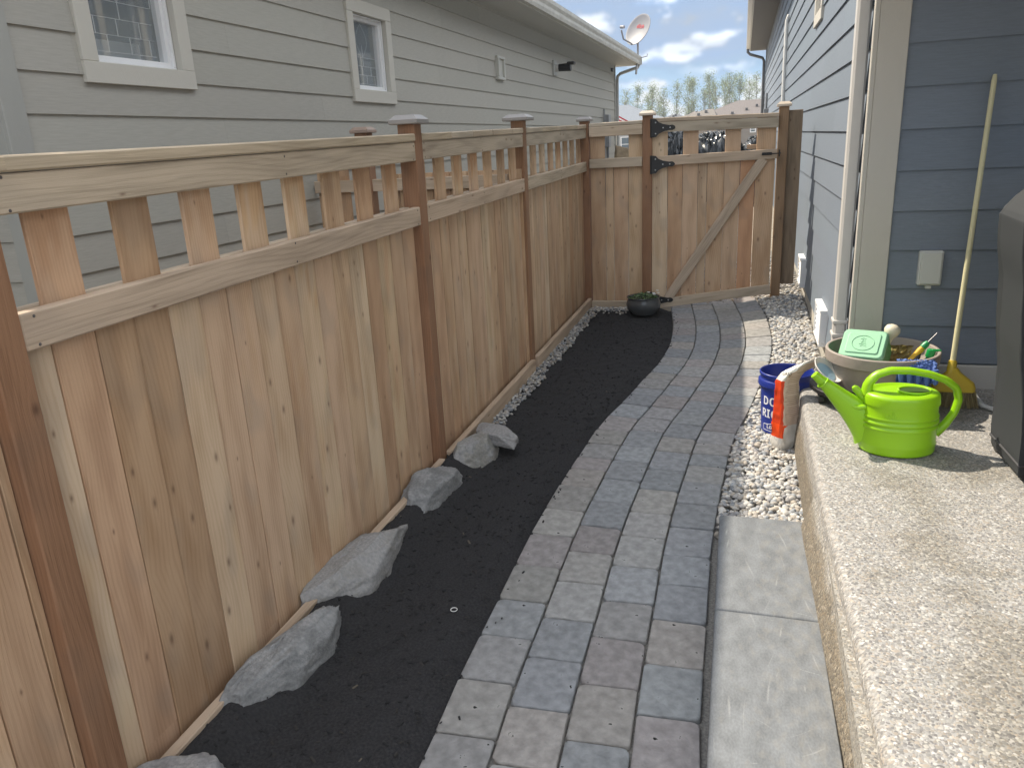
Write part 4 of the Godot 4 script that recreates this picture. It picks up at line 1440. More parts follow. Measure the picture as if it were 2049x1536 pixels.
	b.bx(4.2, 4.34, 0.36, 2.89, -1.75, -1.61, 0.004)
	put(b, "post", M.trim, pr)
	# corner board and pipes farther along the wall
	b = B.new(); b.c = Color(.20, .215, .23)
	b.bx(-24.02, -23.86, 0.31, 4.33, 0.0, 0.03, 0.003)
	put(b, "corner_board", M.trim, h, xf)
	b = B.new(); b.c = Color(.74, .74, .72)
	b.tube([Vector3(-9.35, 0.4, 0.05), Vector3(-9.35, 3.42, 0.05), Vector3(-9.35, 3.50, 0.02)], [0.028], 8)
	put(b, "vent_pipe", M.paint, h, xf)
	b = B.new(); b.c = Color(.10, .105, .11)
	b.tube([Vector3(-24.2, 4.38, 0.60), Vector3(-24.2, 4.28, 0.60), Vector3(-24.15, 4.20, 0.52), Vector3(-23.95, 4.05, 0.13), Vector3(-23.93, 3.95, 0.08), Vector3(-23.93, 0.3, 0.07)], [0.045], 8)
	put(b, "downspout", M.paint, h, xf)
	b = B.new(); b.c = Color(.20, .21, .22)
	b.bx(-19.0, -18.7, 1.3, 2.35, 0.0, 0.14, 0.01)
	b.tube([Vector3(-18.85, 2.35, 0.07), Vector3(-18.85, 2.75, 0.07)], [0.03], 8)
	put(b, "meter_box", M.paint, h, xf)

# ---------------------------------------------------------------- things on the patio and the gravel
func rrect(w: float, h: float, r: float, n := 4) -> PackedVector2Array:
	var o := PackedVector2Array()
	for q in 4:
		var sx: float = [1, -1, -1, 1][q]; var sy: float = [1, 1, -1, -1][q]
		for a in n + 1:
			var an := PI / 2 * a / n + PI / 2 * q
			o.append(Vector2(sx * (w / 2 - r) + r * cos(an), sy * (h / 2 - r) + r * sin(an)))
	return o

func loft(b: B, rings: Array, cap := true) -> void:     # rings of points, same count, bottom to top
	var i0 := b.ix.size()
	var ids := []
	for q in rings:
		var r := []
		for w in q: r.append(b.p(w))
		ids.append(r)
	var n: int = rings[0].size()
	for i in rings.size() - 1:
		for k in n: b.quad(ids[i][k], ids[i][(k + 1) % n], ids[i + 1][(k + 1) % n], ids[i + 1][k])
	if cap:
		for e in [0, rings.size() - 1]:
			var m := Vector3.ZERO
			for w in rings[e]: m += w / n
			var c := b.p(m)
			for k in n:
				var a := b.p(rings[e][k]); var d := b.p(rings[e][(k + 1) % n])
				if e == 0: b.tri(c, d, a)
				else: b.tri(c, a, d)
	b.fix(i0)

func watering_can() -> void:
	var cx := 0.666; var cz := -3.665
	var y0 := patio_y(cz) + 0.002
	var t := thing("watering_can", "bright lime green plastic watering can on the patio", "watering can", Vector3(cx, y0, cz))
	t.rotation.y = 0.10
	var g := Color(.285, .56, .010)
	var b := B.new(); b.c = g
	var pr := [Vector2(0, 0.004), Vector2(.150, 0.0), Vector2(.158, 0.004), Vector2(.161, 0.012)]
	var add := func(y: float, r: float) -> void: pr.append(Vector2(r, y))
	add.call(.040, .162); add.call(.046, .1655); add.call(.052, .162)
	add.call(.116, .159); add.call(.120, .1660); add.call(.130, .1660); add.call(.134, .1575)
	add.call(.141, .1575); add.call(.145, .1660); add.call(.155, .1660); add.call(.159, .1575)
	add.call(.166, .1575); add.call(.170, .1645); add.call(.178, .1645); add.call(.182, .159)
	add.call(.226, .158); add.call(.229, .1635); add.call(.262, .1615); add.call(.272, .1585); add.call(.279, .150); add.call(.283, .136)
	add.call(.284, .125); add.call(.276, .118); add.call(.274, .10); add.call(.276, 0.0)
	b.lathe(pr, 72, Transform3D(), Vector2(1.0, 0.80))
	put(b, "body", M.plastic, t)
	# filling hole: a raised lip round a dark opening
	b = B.new(); b.c = g
	var lip := []
	for k in 33: lip.append(Vector3(0.055 + cos(TAU * k / 32.0) * 0.068, 0.281, sin(TAU * k / 32.0) * 0.052))
	b.tube(lip, [0.006], 8, false)
	put(b, "filler_lip", M.plastic, t)
	b = B.new(); b.c = Color(.03, .07, .004)
	b.lathe([Vector2(0, 0.0), Vector2(1, 0.0), Vector2(1, 0.001), Vector2(0, 0.001)], 32, Transform3D(Basis.from_scale(Vector3(.064, 1, .048)), Vector3(.055, .2795, 0)))
	put(b, "opening", M.matte, t)
	# spout: broad flat root narrowing to a round tip
	b = B.new(); b.c = g
	var rings := []
	for i in 14:
		var f := i / 13.0
		var ctr := Vector3(lerpf(-0.10, -0.375, f), lerpf(0.098, 0.352, pow(f, 1.0)), 0)
		var ax := Vector3(-0.70, 0.72, 0).normalized()
		var up := Vector3(0.72, 0.70, 0).normalized()
		var hh := lerpf(0.112, 0.0165, pow(f, 0.62)); var ww := lerpf(0.050, 0.0165, pow(f, 0.8))
		if f > 0.94: hh = 0.0185; ww = 0.0185
		var ring := []
		for k in 20: ring.append(ctr + up * cos(TAU * k / 20.0) * hh + Vector3(0, 0, 1) * sin(TAU * k / 20.0) * ww)
		rings.append(ring)
	loft(b, rings)
	var a0 := Vector3(-0.335, 0.312, 0)
	var col := []
	for k in 25: col.append(a0 + Vector3(0.72, 0.70, 0).normalized() * cos(TAU * k / 24.0) * 0.026 + Vector3(0, 0, 1) * sin(TAU * k / 24.0) * 0.026)
	b.tube(col, [0.005], 6, false)
	put(b, "spout", M.plastic, t)
	# holder peg for the rose, and the strap between body and spout
	b = B.new(); b.c = g
	b.tube([Vector3(-0.14, 0.225, 0.0), Vector3(-0.165, 0.255, 0.0), Vector3(-0.196, 0.288, 0.0), Vector3(-0.203, 0.296, 0)], [0.017, 0.0165, 0.016, 0.009], 12)
	b.tube([Vector3(-0.152, 0.212, 0.03), Vector3(-0.18, 0.205, 0.03), Vector3(-0.215, 0.21, 0.02), Vector3(-0.235, 0.225, 0.0)], [0.012, 0.013, 0.012, 0.010], 10)
	put(b, "peg", M.plastic, t)
	# handle: one loop over the top and down the back
	b = B.new(); b.c = g
	var ctrl := [Vector3(-.146, .262, 0), Vector3(-.142, .312, 0), Vector3(-.112, .352, 0), Vector3(-.055, .373, 0), Vector3(.03, .372, 0), Vector3(.11, .357, 0), Vector3(.18, .330, 0), Vector3(.226, .292, 0), Vector3(.240, .240, 0), Vector3(.228, .180, 0), Vector3(.196, .122, 0), Vector3(.158, .078, 0)]
	var cv := Curve3D.new()
	for i in ctrl.size():
		var tg: Vector3 = (ctrl[mini(i + 1, ctrl.size() - 1)] - ctrl[maxi(i - 1, 0)]) / 6.0
		cv.add_point(ctrl[i], -tg, tg)
	rings = []
	var n := 46
	for i in n + 1:
		var o := cv.get_baked_length() * i / n
		var pnt := cv.sample_baked(o)
		var tan := (cv.sample_baked(minf(o + .004, cv.get_baked_length())) - cv.sample_baked(maxf(o - .004, 0))).normalized()
		var nr := Vector3(-tan.y, tan.x, 0)
		var f := float(i) / n
		var hh := 0.0165 + 0.010 * pow(maxf(0.0, 1.0 - f * 5.0), 1.5) + 0.006 * smoothstep(0.85, 1.0, f)
		var ww := 0.021 + 0.012 * pow(maxf(0.0, 1.0 - f * 5.0), 1.5)
		var ring := []
		for k in 16: ring.append(pnt + nr * cos(TAU * k / 16.0) * hh + Vector3(0, 0, 1) * sin(TAU * k / 16.0) * ww)
		rings.append(ring)
	loft(b, rings)
	put(b, "handle", M.plastic, t)
	# raised mark on the side
	b = B.new(); b.c = Color(.30, .58, .012)
	var wrap := func(q: Vector3, y: float, x0: float) -> Vector3:
		var x := x0 + q.x
		return Vector3(x, y + q.y, 0.8 * sqrt(maxf(0.0, 0.159 * 0.159 - x * x)) + q.z + 0.0005)
	letters(b, "GAL", 0.016, 0.003, func(q: Vector3): return wrap.call(q, 0.192, -0.06))
	letters(b, "2", 0.012, 0.003, func(q: Vector3): return wrap.call(q, 0.212, -0.058))
	put(b, "raised_lettering", M.plastic, t)

func bucket() -> void:
	var at := Vector3(0.222, gy(.22, -4.62) + 0.004, -4.625)
	var t := thing("bucket", "royal blue plastic bucket with white lettering standing on the gravel", "bucket", at)
	var c := Color(.022, .040, .27)
	var b := B.new(); b.c = c
	b.lathe([Vector2(0, 0.01), Vector2(.125, 0.0), Vector2(.131, .006), Vector2(.143, .285), Vector2(.143, .285), Vector2(.156, .287), Vector2(.158, .292), Vector2(.158, .320), Vector2(.150, .328), Vector2(.1475, .332), Vector2(.1475, .352), Vector2(.1535, .354), Vector2(.1535, .366), Vector2(.150, .370), Vector2(.146, .369), Vector2(.144, .36), Vector2(.139, .2), Vector2(.126, .02), Vector2(0, .016)], 64)
	put(b, "body", M.plastic, t)
	b = B.new(); b.c = Color(.80, .82, .86)
	# lettering round the wall; 0 is the face towards the path
	var wrap := func(q: Vector3, a0: float, y: float) -> Vector3:
		var r := 0.131 + 0.012 * (y + q.y) / 0.285 + 0.0004 + q.z * 0.2
		var a := a0 + q.x / r
		return Vector3(sin(a) * r, y + q.y, cos(a) * r)
	letters(b, "DO IT", 0.052, 0.002, func(q: Vector3): return wrap.call(q, -0.42, 0.205))
	letters(b, "RIGHT", 0.052, 0.002, func(q: Vector3): return wrap.call(q, -0.40, 0.128))
	letters(b, "Lowe's", 0.026, 0.002, func(q: Vector3): return wrap.call(q, -0.42, 0.048))
	put(b, "lettering", M.satin, t)
	b = B.new(); b.c = Color(.80, .82, .86)
	var ol := []
	for q in [[-0.085, 0.0], [-0.085, 0.036], [-0.045, 0.041], [0.0, 0.052], [0.045, 0.041], [0.085, 0.036], [0.085, 0.0], [-0.085, 0.0]]: ol.append(Vector2(q[0], q[1]))
	var pl := []
	for i in ol.size() - 1:
		for k in 6:
			var q: Vector2 = ol[i].lerp(ol[i + 1], k / 6.0)
			pl.append(wrap.call(Vector3(q.x, q.y, 0), -0.42, 0.022))
	pl.append(pl[0])
	b.tube(pl, [0.0013], 5, false)
	put(b, "badge_outline", M.satin, t)
	# wire bail lying against the far side
	b = B.new(); b.c = Color(.6, .6, .6)
	var w := []
	for k in 21:
		var a := PI * k / 20.0
		w.append(Vector3(cos(a) * .162, .300 - sin(a) * 0.10, -sin(a) * .155 - 0.008))
	b.tube(w, [0.0022], 6)
	put(b, "bail", M.metal, t)

func sack() -> void:
	var at := Vector3(0.208, gy(.2, -4.35) + 0.002, -4.352)
	var t := thing("paper_sack", "half-empty white and orange paper sack leaning between bucket and patio", "sack", at)
	var b := B.new()
	var i0 := b.ix.size()
	var n := 56; var m := 44
	var nz := fnl(77, 1.0, 3)
	var ids := []
	for j in m + 1:
		var f := float(j) / m
		var h := f * 0.60
		# spine: straight up, then the empty top folds over to the right
		var sp := Vector3(0.004 * sin(f * 6.0), 0, 0)
		var y := minf(h, 0.44) + maxf(0.0, h - 0.44) * 0.55
		sp.x += 0.015 * f + 0.62 * pow(maxf(0.0, f - 0.66), 1.25)
		sp.z += -0.05 * pow(maxf(0.0, f - 0.6), 1.0)
		var w := lerpf(0.118, 0.150, smoothstep(0.0, 0.8, f)) + 0.012 * sin(f * 7.0)
		var d := lerpf(0.10, 0.066, smoothstep(0.1, 0.75, f)) * (1.0 - 0.90 * smoothstep(0.78, 1.0, f))
		if f < 0.05: w *= 0.82 + 3.6 * f; d *= 0.82 + 3.6 * f
		var ring := []
		for k in n + 1:
			var a := TAU * k / n
			var ca := cos(a); var sa := sin(a)
			var e := 0.5
			var q := Vector3(signf(ca) * pow(absf(ca), e) * w / 2, 0, signf(sa) * pow(absf(sa), e) * d / 2)
			q *= 1.0 + 0.10 * nz.get_noise_3d(ca * 1.5, f * 5.0, sa * 1.5)
			q += Vector3(nz.get_noise_3d(ca * 3.0, f * 11.0, 5.0 + sa), 0.5 * nz.get_noise_3d(ca * 2.0, f * 7.0, 9.0 + sa), nz.get_noise_3d(ca * 3.0, f * 11.0, 15.0)) * 0.007
			q = q.rotated(Vector3.UP, 0.72)
			ring.append(b.p(sp + q + Vector3(0, y, 0), Vector2(fposmod(float(k) / n + 0.0, 1.0) if k < n else 1.0, f)))
		ids.append(ring)
	for j in m:
		for k in n: b.quad(ids[j][k], ids[j][k + 1], ids[j + 1][k + 1], ids[j + 1][k])
	b.fix(i0)
	put(b, "sack_body", M.bag, t)
	b = B.new(); b.c = Color(.03, .028, .028)
	letters(b, "GRAY", 0.018, 0.0015, func(q: Vector3): return Vector3(-0.062, 0.12, 0.0) + Vector3(0, q.x, 0) + Vector3(0.35, 0, 0.9).normalized() * (-q.y + 0.03) + Vector3(-0.012, 0, 0.01))
	letters(b, "GRAY", 0.015, 0.0015, func(q: Vector3): return Vector3(0.0, 0.452, 0.060) + Vector3(0.93, 0.10, 0.28) * q.x + Vector3(0.0, 1.0, -0.4).normalized() * q.y)
	put(b, "print", M.matte, t)

func planter() -> void:
	var cx := 0.675; var cz := -4.345
	var py := patio_y(cz)
	# plant caddy: round black plate on castors
	var k := thing("plant_caddy", "low black round plant caddy on castors under the taupe planter", "plant caddy", Vector3(cx - 0.075, py, cz))
	var b := B.new()
	b.c = Color(1, 1, 1)
	b.lathe([Vector2(0, .062), Vector2(.265, .062), Vector2(.27, .066), Vector2(.27, .084), Vector2(.264, .088), Vector2(.25, .088), Vector2(.245, .08), Vector2(0, .08)], 48)
	put(b, "plate", M.black, k)
	for i in 5:
		var a := TAU * i / 5.0 + 2.75
		var o := Vector3(cos(a) * 0.232, 0, sin(a) * 0.232)
		b = B.new()
		b.tube([o + Vector3(-0.012, 0.03, 0), o + Vector3(0.012, 0.03, 0)], [0.03], 16)
		b.bx(o.x - 0.02, o.x + 0.02, 0.045, 0.064, o.z - 0.022, o.z + 0.022, 0.004)
		put(b, "castor", M.black, k)
	var t := thing("planter", "large round taupe plastic planter holding garden bits, on the patio corner", "planter", Vector3(cx, py + 0.081, cz))
	b = B.new(); b.c = Color(.345, .295, .262)
	b.lathe([Vector2(0, 0.0), Vector2(.195, 0.0), Vector2(.203, .006), Vector2(.252, .148), Vector2(.252, .148), Vector2(.272, .150), Vector2(.276, .154), Vector2(.278, .205), Vector2(.275, .211), Vector2(.264, .211), Vector2(.261, .206), Vector2(.256, .15), Vector2(.243, .14), Vector2(.20, .02), Vector2(0, .015)], 72)
	put(b, "pot", M.tub, t)
	b = B.new(); b.c = Color(1, 1, 1)
	b.lathe([Vector2(0, .088), Vector2(.22, .085), Vector2(.22, .09), Vector2(0, .095)], 32)
	put(b, "soil", M.mulch, t)
	# pale lid leaning on the planter
	var l := thing("dish_lid", "round white-rimmed lid leaning between the paper sack and the taupe planter", "lid", Vector3(0.398, py + 0.168, -4.27))
	b = B.new(); b.c = Color(.72, .70, .66)
	var tl := Transform3D(Basis.from_euler(Vector3(0.35, 0, -0.62)), Vector3.ZERO)
	b.lathe([Vector2(0, 0), Vector2(.068, 0), Vector2(.085, .020), Vector2(.088, .022), Vector2(.088, .026), Vector2(.083, .026), Vector2(.066, .006), Vector2(0, .006)], 40, tl)
	put(b, "rim", M.satin, l)
	b = B.new(); b.c = Color(.36, .52, .62)
	b.lathe([Vector2(0, .0065), Vector2(.06, .0065), Vector2(.06, .0085), Vector2(0, .0085)], 32, tl)
	put(b, "label", M.satin, l)
	# feed jug: rounded box tipped so that its stamped base faces the light
	var j := thing("feed_jug", "pale green square jug with a stamped base, tipped in the taupe planter", "jug", Vector3(0.572, py + 0.330, -4.27))
	var bz := Vector3(-0.24, 0.74, 0.63).normalized()
	var bxx := Vector3(0.94, 0.02, 0.34); bxx = (bxx - bz * bxx.dot(bz)).normalized()
	j.basis = Basis(bxx, bz.cross(bxx), bz).rotated(bz, 0.0)
	var gr := Color(.055, .34, .11)
	b = B.new(); b.c = Color(.30, .62, .38)
	var rings := []
	for q in [[0.215, 0.175, -0.165], [0.22, 0.18, -0.15], [0.22, 0.18, -0.012], [0.217, 0.177, -0.004], [0.208, 0.168, 0.0]]:
		var ring := []
		for w in rrect(q[0], q[1], 0.028, 5): ring.append(Vector3(w.x, w.y, q[2]))
		rings.append(ring)
	# darker body, paler stamped base
	b.c = gr
	loft(b, rings)
	put(b, "jug_body", M.plastic, j)
	b = B.new(); b.c = Color(.30, .58, .37)
	rings = []
	for q in [[0.2215, 0.1815, -0.022], [0.2215, 0.1815, -0.010], [0.21, 0.17, 0.003], [0.202, 0.162, 0.005]]:
		var ring := []
		for w in rrect(q[0], q[1], 0.026, 5): ring.append(Vector3(w.x, w.y, q[2]))
		rings.append(ring)
	loft(b, rings)
	rings = []
	for q in [[0.165, 0.128, 0.004], [0.16, 0.123, 0.009], [0.154, 0.117, 0.010]]:
		var ring := []
		for w in rrect(q[0], q[1], 0.012, 4): ring.append(Vector3(w.x, w.y, q[2]))
		rings.append(ring)
	loft(b, rings)
	b.c = Color(.24, .50, .30)
	var ci := []
	for q in 33: ci.append(Vector3(cos(TAU * q / 32.0) * 0.054, sin(TAU * q / 32.0) * 0.046, 0.0105))
	b.tube(ci, [0.002], 5, false)
	for q in 5:
		var y := -0.02 + q * 0.011
		b.tube([Vector3(-0.012 - 0.006 * sin(q * 1.7), y, 0.0105), Vector3(0.0, y + 0.006, 0.011), Vector3(0.014 + 0.005 * cos(q), y + 0.001, 0.0105)], [0.0016], 5)
	put(b, "stamped_base", M.satin, j)
	# cream knob of a sprayer
	var s := thing("sprayer_head", "cream mushroom-shaped sprayer head standing behind the green jug", "sprayer", Vector3(0.688, py + 0.275, -4.36))
	b = B.new(); b.c = Color(.70, .64, .50)
	b.lathe([Vector2(0, -.14), Vector2(.024, -.14), Vector2(.022, .02), Vector2(.017, .05), Vector2(.020, .07), Vector2(.026, .085), Vector2(.036, .10), Vector2(.040, .118), Vector2(.034, .135), Vector2(.018, .145), Vector2(0, .148)], 28, Transform3D(Basis.from_euler(Vector3(0.1, 0, -0.25)), Vector3.ZERO))
	put(b, "head", M.satin, s)
	# yellow liner sheet in the pot
	var y := thing("yellow_sheet", "crumpled yellow-brown sheet tucked inside the taupe planter", "sheet", Vector3(0.73, py + 0.17, -4.40))
	b = B.new(); b.c = Color(.26, .20, .06)
	var nz := fnl(55, 9.0, 3)
	var i0 := b.grid(14, 10, func(i: int, q: int):
		var u := i / 14.0 - 0.5; var v := q / 10.0
		return Vector3(u * 0.19 + 0.02 * v, v * 0.11, -0.02 - v * 0.05) + Vector3(0, 0, 0.05 * nz.get_noise_2d(u, v)))
	b.face(i0, Vector3(0, 0.3, 1))
	put(b, "sheet", M.satin, y)
	# hand weeder: yellow and black handle with green collar and a steel tine
	var w := thing("hand_weeder", "yellow and black handled weeder with green collar propped in the planter", "garden tool", Vector3(0.785, py + 0.195, -4.33))
	var d := Vector3(0.105, 0.125, -0.03).normalized()
	b = B.new(); b.c = Color(.66, .40, .012)
	b.tube([-d * 0.07, d * 0.02, d * 0.09, d * 0.118, d * 0.135], [0.011, 0.012, 0.014, 0.017, 0.014], 14)
	put(b, "handle", M.satin, w)
	b = B.new(); b.c = Color(.03, .03, .028)
	var off := Vector3(0.012, -0.010, 0.004)
	b.tube([-d * 0.07 + off, d * 0.03 + off, d * 0.085 + off * 0.9, d * 0.108 + off * 0.6], [0.012, 0.014, 0.014, 0.006], 12)
	put(b, "grip", M.satin, w)
	b = B.new(); b.c = Color(.02, .28, .09)
	b.tube([d * 0.134, d * 0.155, d * 0.172], [0.017, 0.0175, 0.013], 14)
	put(b, "collar", M.plastic, w)
	b = B.new(); b.c = Color(.25, .25, .25)
	b.tube([d * 0.17, d * 0.235], [0.0035, 0.0025], 8)
	put(b, "tine", M.metal, w)
	# green bottle
	var bo := thing("bottle", "small dark green spray bottle with a bright green cap in the planter", "bottle", Vector3(0.872, py + 0.15, -4.31))
	b = B.new(); b.c = Color(.012, .075, .045)
	var tb := Transform3D(Basis.from_euler(Vector3(0, 0, -0.22)), Vector3.ZERO)
	b.lathe([Vector2(0, 0), Vector2(.034, 0), Vector2(.037, .005), Vector2(.037, .06), Vector2(.033, .078), Vector2(.018, .095), Vector2(.014, .105), Vector2(.014, .115), Vector2(0, .115)], 32, tb)
	put(b, "glass_body", M.glaze, bo)
	b = B.new(); b.c = Color(.01, .30, .07)
	b.lathe([Vector2(0, .112), Vector2(.021, .112), Vector2(.021, .15), Vector2(.018, .153), Vector2(0, .153)], 24, tb)
	b.bar(tb * Vector3(0, .15, 0), tb * Vector3(.045, .156, 0), 0.012, 0.014, Vector3.UP, 0.003)
	put(b, "cap", M.plastic, bo)
	# gloves over the rim
	var gl := thing("garden_gloves", "pair of blue cloth gloves draped over the near rim of the taupe planter", "gloves", Vector3(0.80, py + 0.285, -4.095))
	b = B.new(); b.c = Color(.10, .17, .42)
	i0 = b.grid(34, 22, func(i: int, q: int):
		var u := i / 34.0 - 0.5; var v := q / 22.0
		var lobes := 0.014 * sin(u * 34.0) * smoothstep(0.5, 1.0, v)
		var drop := -0.085 * v * v * 1.3 if v > 0.2 else 0.0
		return Vector3(u * (0.17 + 0.02 * v), 0.02 * sin(v * 2.6) + drop + 0.012 * nz.get_noise_2d(u * 1.3, v), 0.075 * (v - 0.45) + lobes + 0.02 * nz.get_noise_2d(u * 1.0 + 4.0, v)))
	b.face(i0, Vector3(0, 1, 0.6))
	for f in 5:
		var u := -0.078 + f * 0.039
		b.tube([Vector3(u, -0.02, 0.045), Vector3(u + 0.004, -0.06, 0.052), Vector3(u + 0.006, -0.09 - 0.012 * (f % 2), 0.048)], [0.014, 0.013, 0.009], 10)
	put(b, "glove", M.cloth, gl)

func broom() -> void:
	var base := Vector3(1.03, patio_y(-4.3), -4.27)
	var t := thing("broom", "push broom with a long pale yellow handle leaning on the blue wall", "broom", base)
	var a := Vector3(-0.025, 0.235, -0.03); var e := Vector3(0.075, 1.625, -0.335)
	var b := B.new(); b.c = Color(.62, .58, .36)
	b.tube([a, a.lerp(e, 0.3), a.lerp(e, 0.98), e], [0.0135, 0.0130, 0.0125, 0.009], 16)
	put(b, "handle", M.satin, t)
	b = B.new(); b.c = Color(.56, .40, .035)
	var d := (e - a).normalized()
	b.tube([a - d * 0.055, a + d * 0.0, a + d * 0.012], [0.024, 0.021, 0.018], 14)
	var rings := []
	for q in [[0.20, 0.055, 0.088], [0.205, 0.06, 0.11], [0.19, 0.055, 0.135], [0.12, 0.05, 0.165], [0.065, 0.045, 0.19], [0.045, 0.04, 0.21]]:
		var ring := []
		for w in rrect(q[0], q[1], minf(q[0], q[1]) * 0.45, 4): ring.append(Vector3(w.x - 0.02 + 0.03 * (0.21 - q[2]) * 3.0, q[2], w.y - 0.02))
		rings.append(ring)
	loft(b, rings)
	put(b, "head", M.satin, t)
	b = B.new()
	for q in 420:
		b.c = [Color(.36, .29, .15), Color(.45, .37, .20), Color(.27, .21, .10)][rng.randi() % 3]
		var o := Vector3(rr(-0.095, 0.095), 0.09, rr(-0.024, 0.024))
		var s := Vector3(o.x * 1.22 + rr(-.008, .008), 0.003 + rr(0, 0.006), o.z * 1.7 + rr(-.006, .006))
		b.tube([o + Vector3(0, 0, -0.02), s + Vector3(0, 0, -0.02)], [0.0016, 0.0012], 3, false)
	put(b, "bristles", M.satin, t).set_meta("kind", "stuff")

func grill() -> void:
	var t := thing("grill", "barbecue grill under a dark grey fabric cover at the right edge", "grill", Vector3(1.62, patio_y(-3.5), -3.53))
	var b := B.new(); b.c = Color(.038, .040, .045)
	var nz := fnl(88, 1.0, 3)
	# half width, half depth, height
	var lv := [[.515, .36, .06], [.525, .37, .09], [.53, .365, .22], [.545, .36, .40], [.575, .355, .60], [.605, .355, .80], [.63, .355, .96], [.645, .355, 1.05], [.635, .35, 1.075], [.60, .345, 1.12], [.54, .335, 1.185], [.48, .32, 1.245], [.40, .27, 1.30], [.2, .12, 1.325]]
	var rows := []
	for i in lv.size() - 1:
		for k in 4:
			var f := k / 4.0
			rows.append([lerpf(lv[i][0], lv[i + 1][0], f), lerpf(lv[i][1], lv[i + 1][1], f), lerpf(lv[i][2], lv[i + 1][2], f)])
	rows.append(lv[-1])
	var n := 120
	var rings := []
	for q in rows:
		var ring := []
		var y: float = q[2]
		var w := rrect(q[0] * 2, q[1] * 2, minf(0.2, q[1] * 0.8), 29)
		for k in w.size():
			var a := TAU * k / w.size()
			# folds hang from the shoulders
			var fold := (0.055 * nz.get_noise_2d(cos(a) * 4.2 + 3.0 + 0.25 * y, sin(a) * 4.2) + 0.10 * (absf(nz.get_noise_2d(cos(a) * 7.0 + 0.15 * y, sin(a) * 7.0 + 5.0)) - 0.2)) * clampf(1.2 - y * 0.8, 0.15, 1.0) + 0.010 * nz.get_noise_3d(cos(a) * 3.0, y * 3.0, sin(a) * 3.0)
			var dir := w[k].normalized()
			var yy := y + (0.03 * nz.get_noise_2d(a * 3.0, 7.0) - 0.02 if y < 0.08 else 0.012 * nz.get_noise_2d(w[k].x * 4.0, w[k].y * 4.0))
			ring.append(Vector3(w[k].x + dir.x * fold, yy, w[k].y + dir.y * fold))
		rings.append(ring)
	loft(b, rings, true)
	put(b, "cover", M.cloth, t)
	# piped seam round the shoulder and a hem band
	for w in [[44, Color(.085, .087, .092), 0.005], [3, Color(.06, .062, .066), 0.006]]:
		b = B.new(); b.c = w[1]
		var pts := []
		for q in rings[w[0]]: pts.append(q + Vector3(q.x, 0, q.z).normalized() * 0.002)
		pts.append(pts[0])
		b.tube(pts, [w[2]], 6, false)
		put(b, "seam", M.cloth, t)
	for q in [[-0.52, -0.18], [-0.52, 0.28], [0.5, -0.2], [0.5, 0.28]]:
		b = B.new()
		b.tube([Vector3(q[0] - 0.024, 0.055, q[1]), Vector3(q[0] - 0.02, 0.055, q[1]), Vector3(q[0] + 0.02, 0.055, q[1]), Vector3(q[0] + 0.024, 0.055, q[1])], [0.042, 0.055, 0.055, 0.042], 24)
		b.bx(q[0] - 0.03, q[0] + 0.03, 0.08, 0.14, q[1] - 0.02, q[1] + 0.02, 0.004)
		put(b, "wheel", M.black, t)
	b = B.new()
	b.bx(-0.5, 0.5, 0.12, 0.16, -0.28, 0.28, 0.004)
	for q in [[-0.5, -0.28], [-0.5, 0.28], [0.5, -0.28], [0.5, 0.28]]: b.bx(q[0] - 0.02, q[0] + 0.02, 0.1, 0.85, q[1] - 0.02, q[1] + 0.02, 0.003)
	put(b, "cart", M.black, t)
	# grey hose on the slab behind
	b = B.new(); b.c = Color(.42, .43, .44)
	var y := patio_y(-4.2) + 0.014
	var hp := [Vector3(1.125, y + 0.06, -4.36), Vector3(1.135, y + 0.035, -4.33), Vector3(1.16, y + 0.008, -4.27), Vector3(1.22, y, -4.21), Vector3(1.34, y, -4.17), Vector3(1.55, y, -4.17), Vector3(1.9, y, -4.22)]
	var cv := Curve3D.new()
	for i in hp.size():
		var tg: Vector3 = (hp[mini(i + 1, hp.size() - 1)] - hp[maxi(i - 1, 0)]) / 6.0
		cv.add_point(hp[i], -tg, tg)
	var pts := []
	for i in 33: pts.append(cv.sample_baked(cv.get_baked_length() * i / 32.0))
	b.tube(pts, [0.0125], 12)
	tag(put(b, "hose", M.satin, self), "short length of light grey hose curving behind the covered grill", "hose")

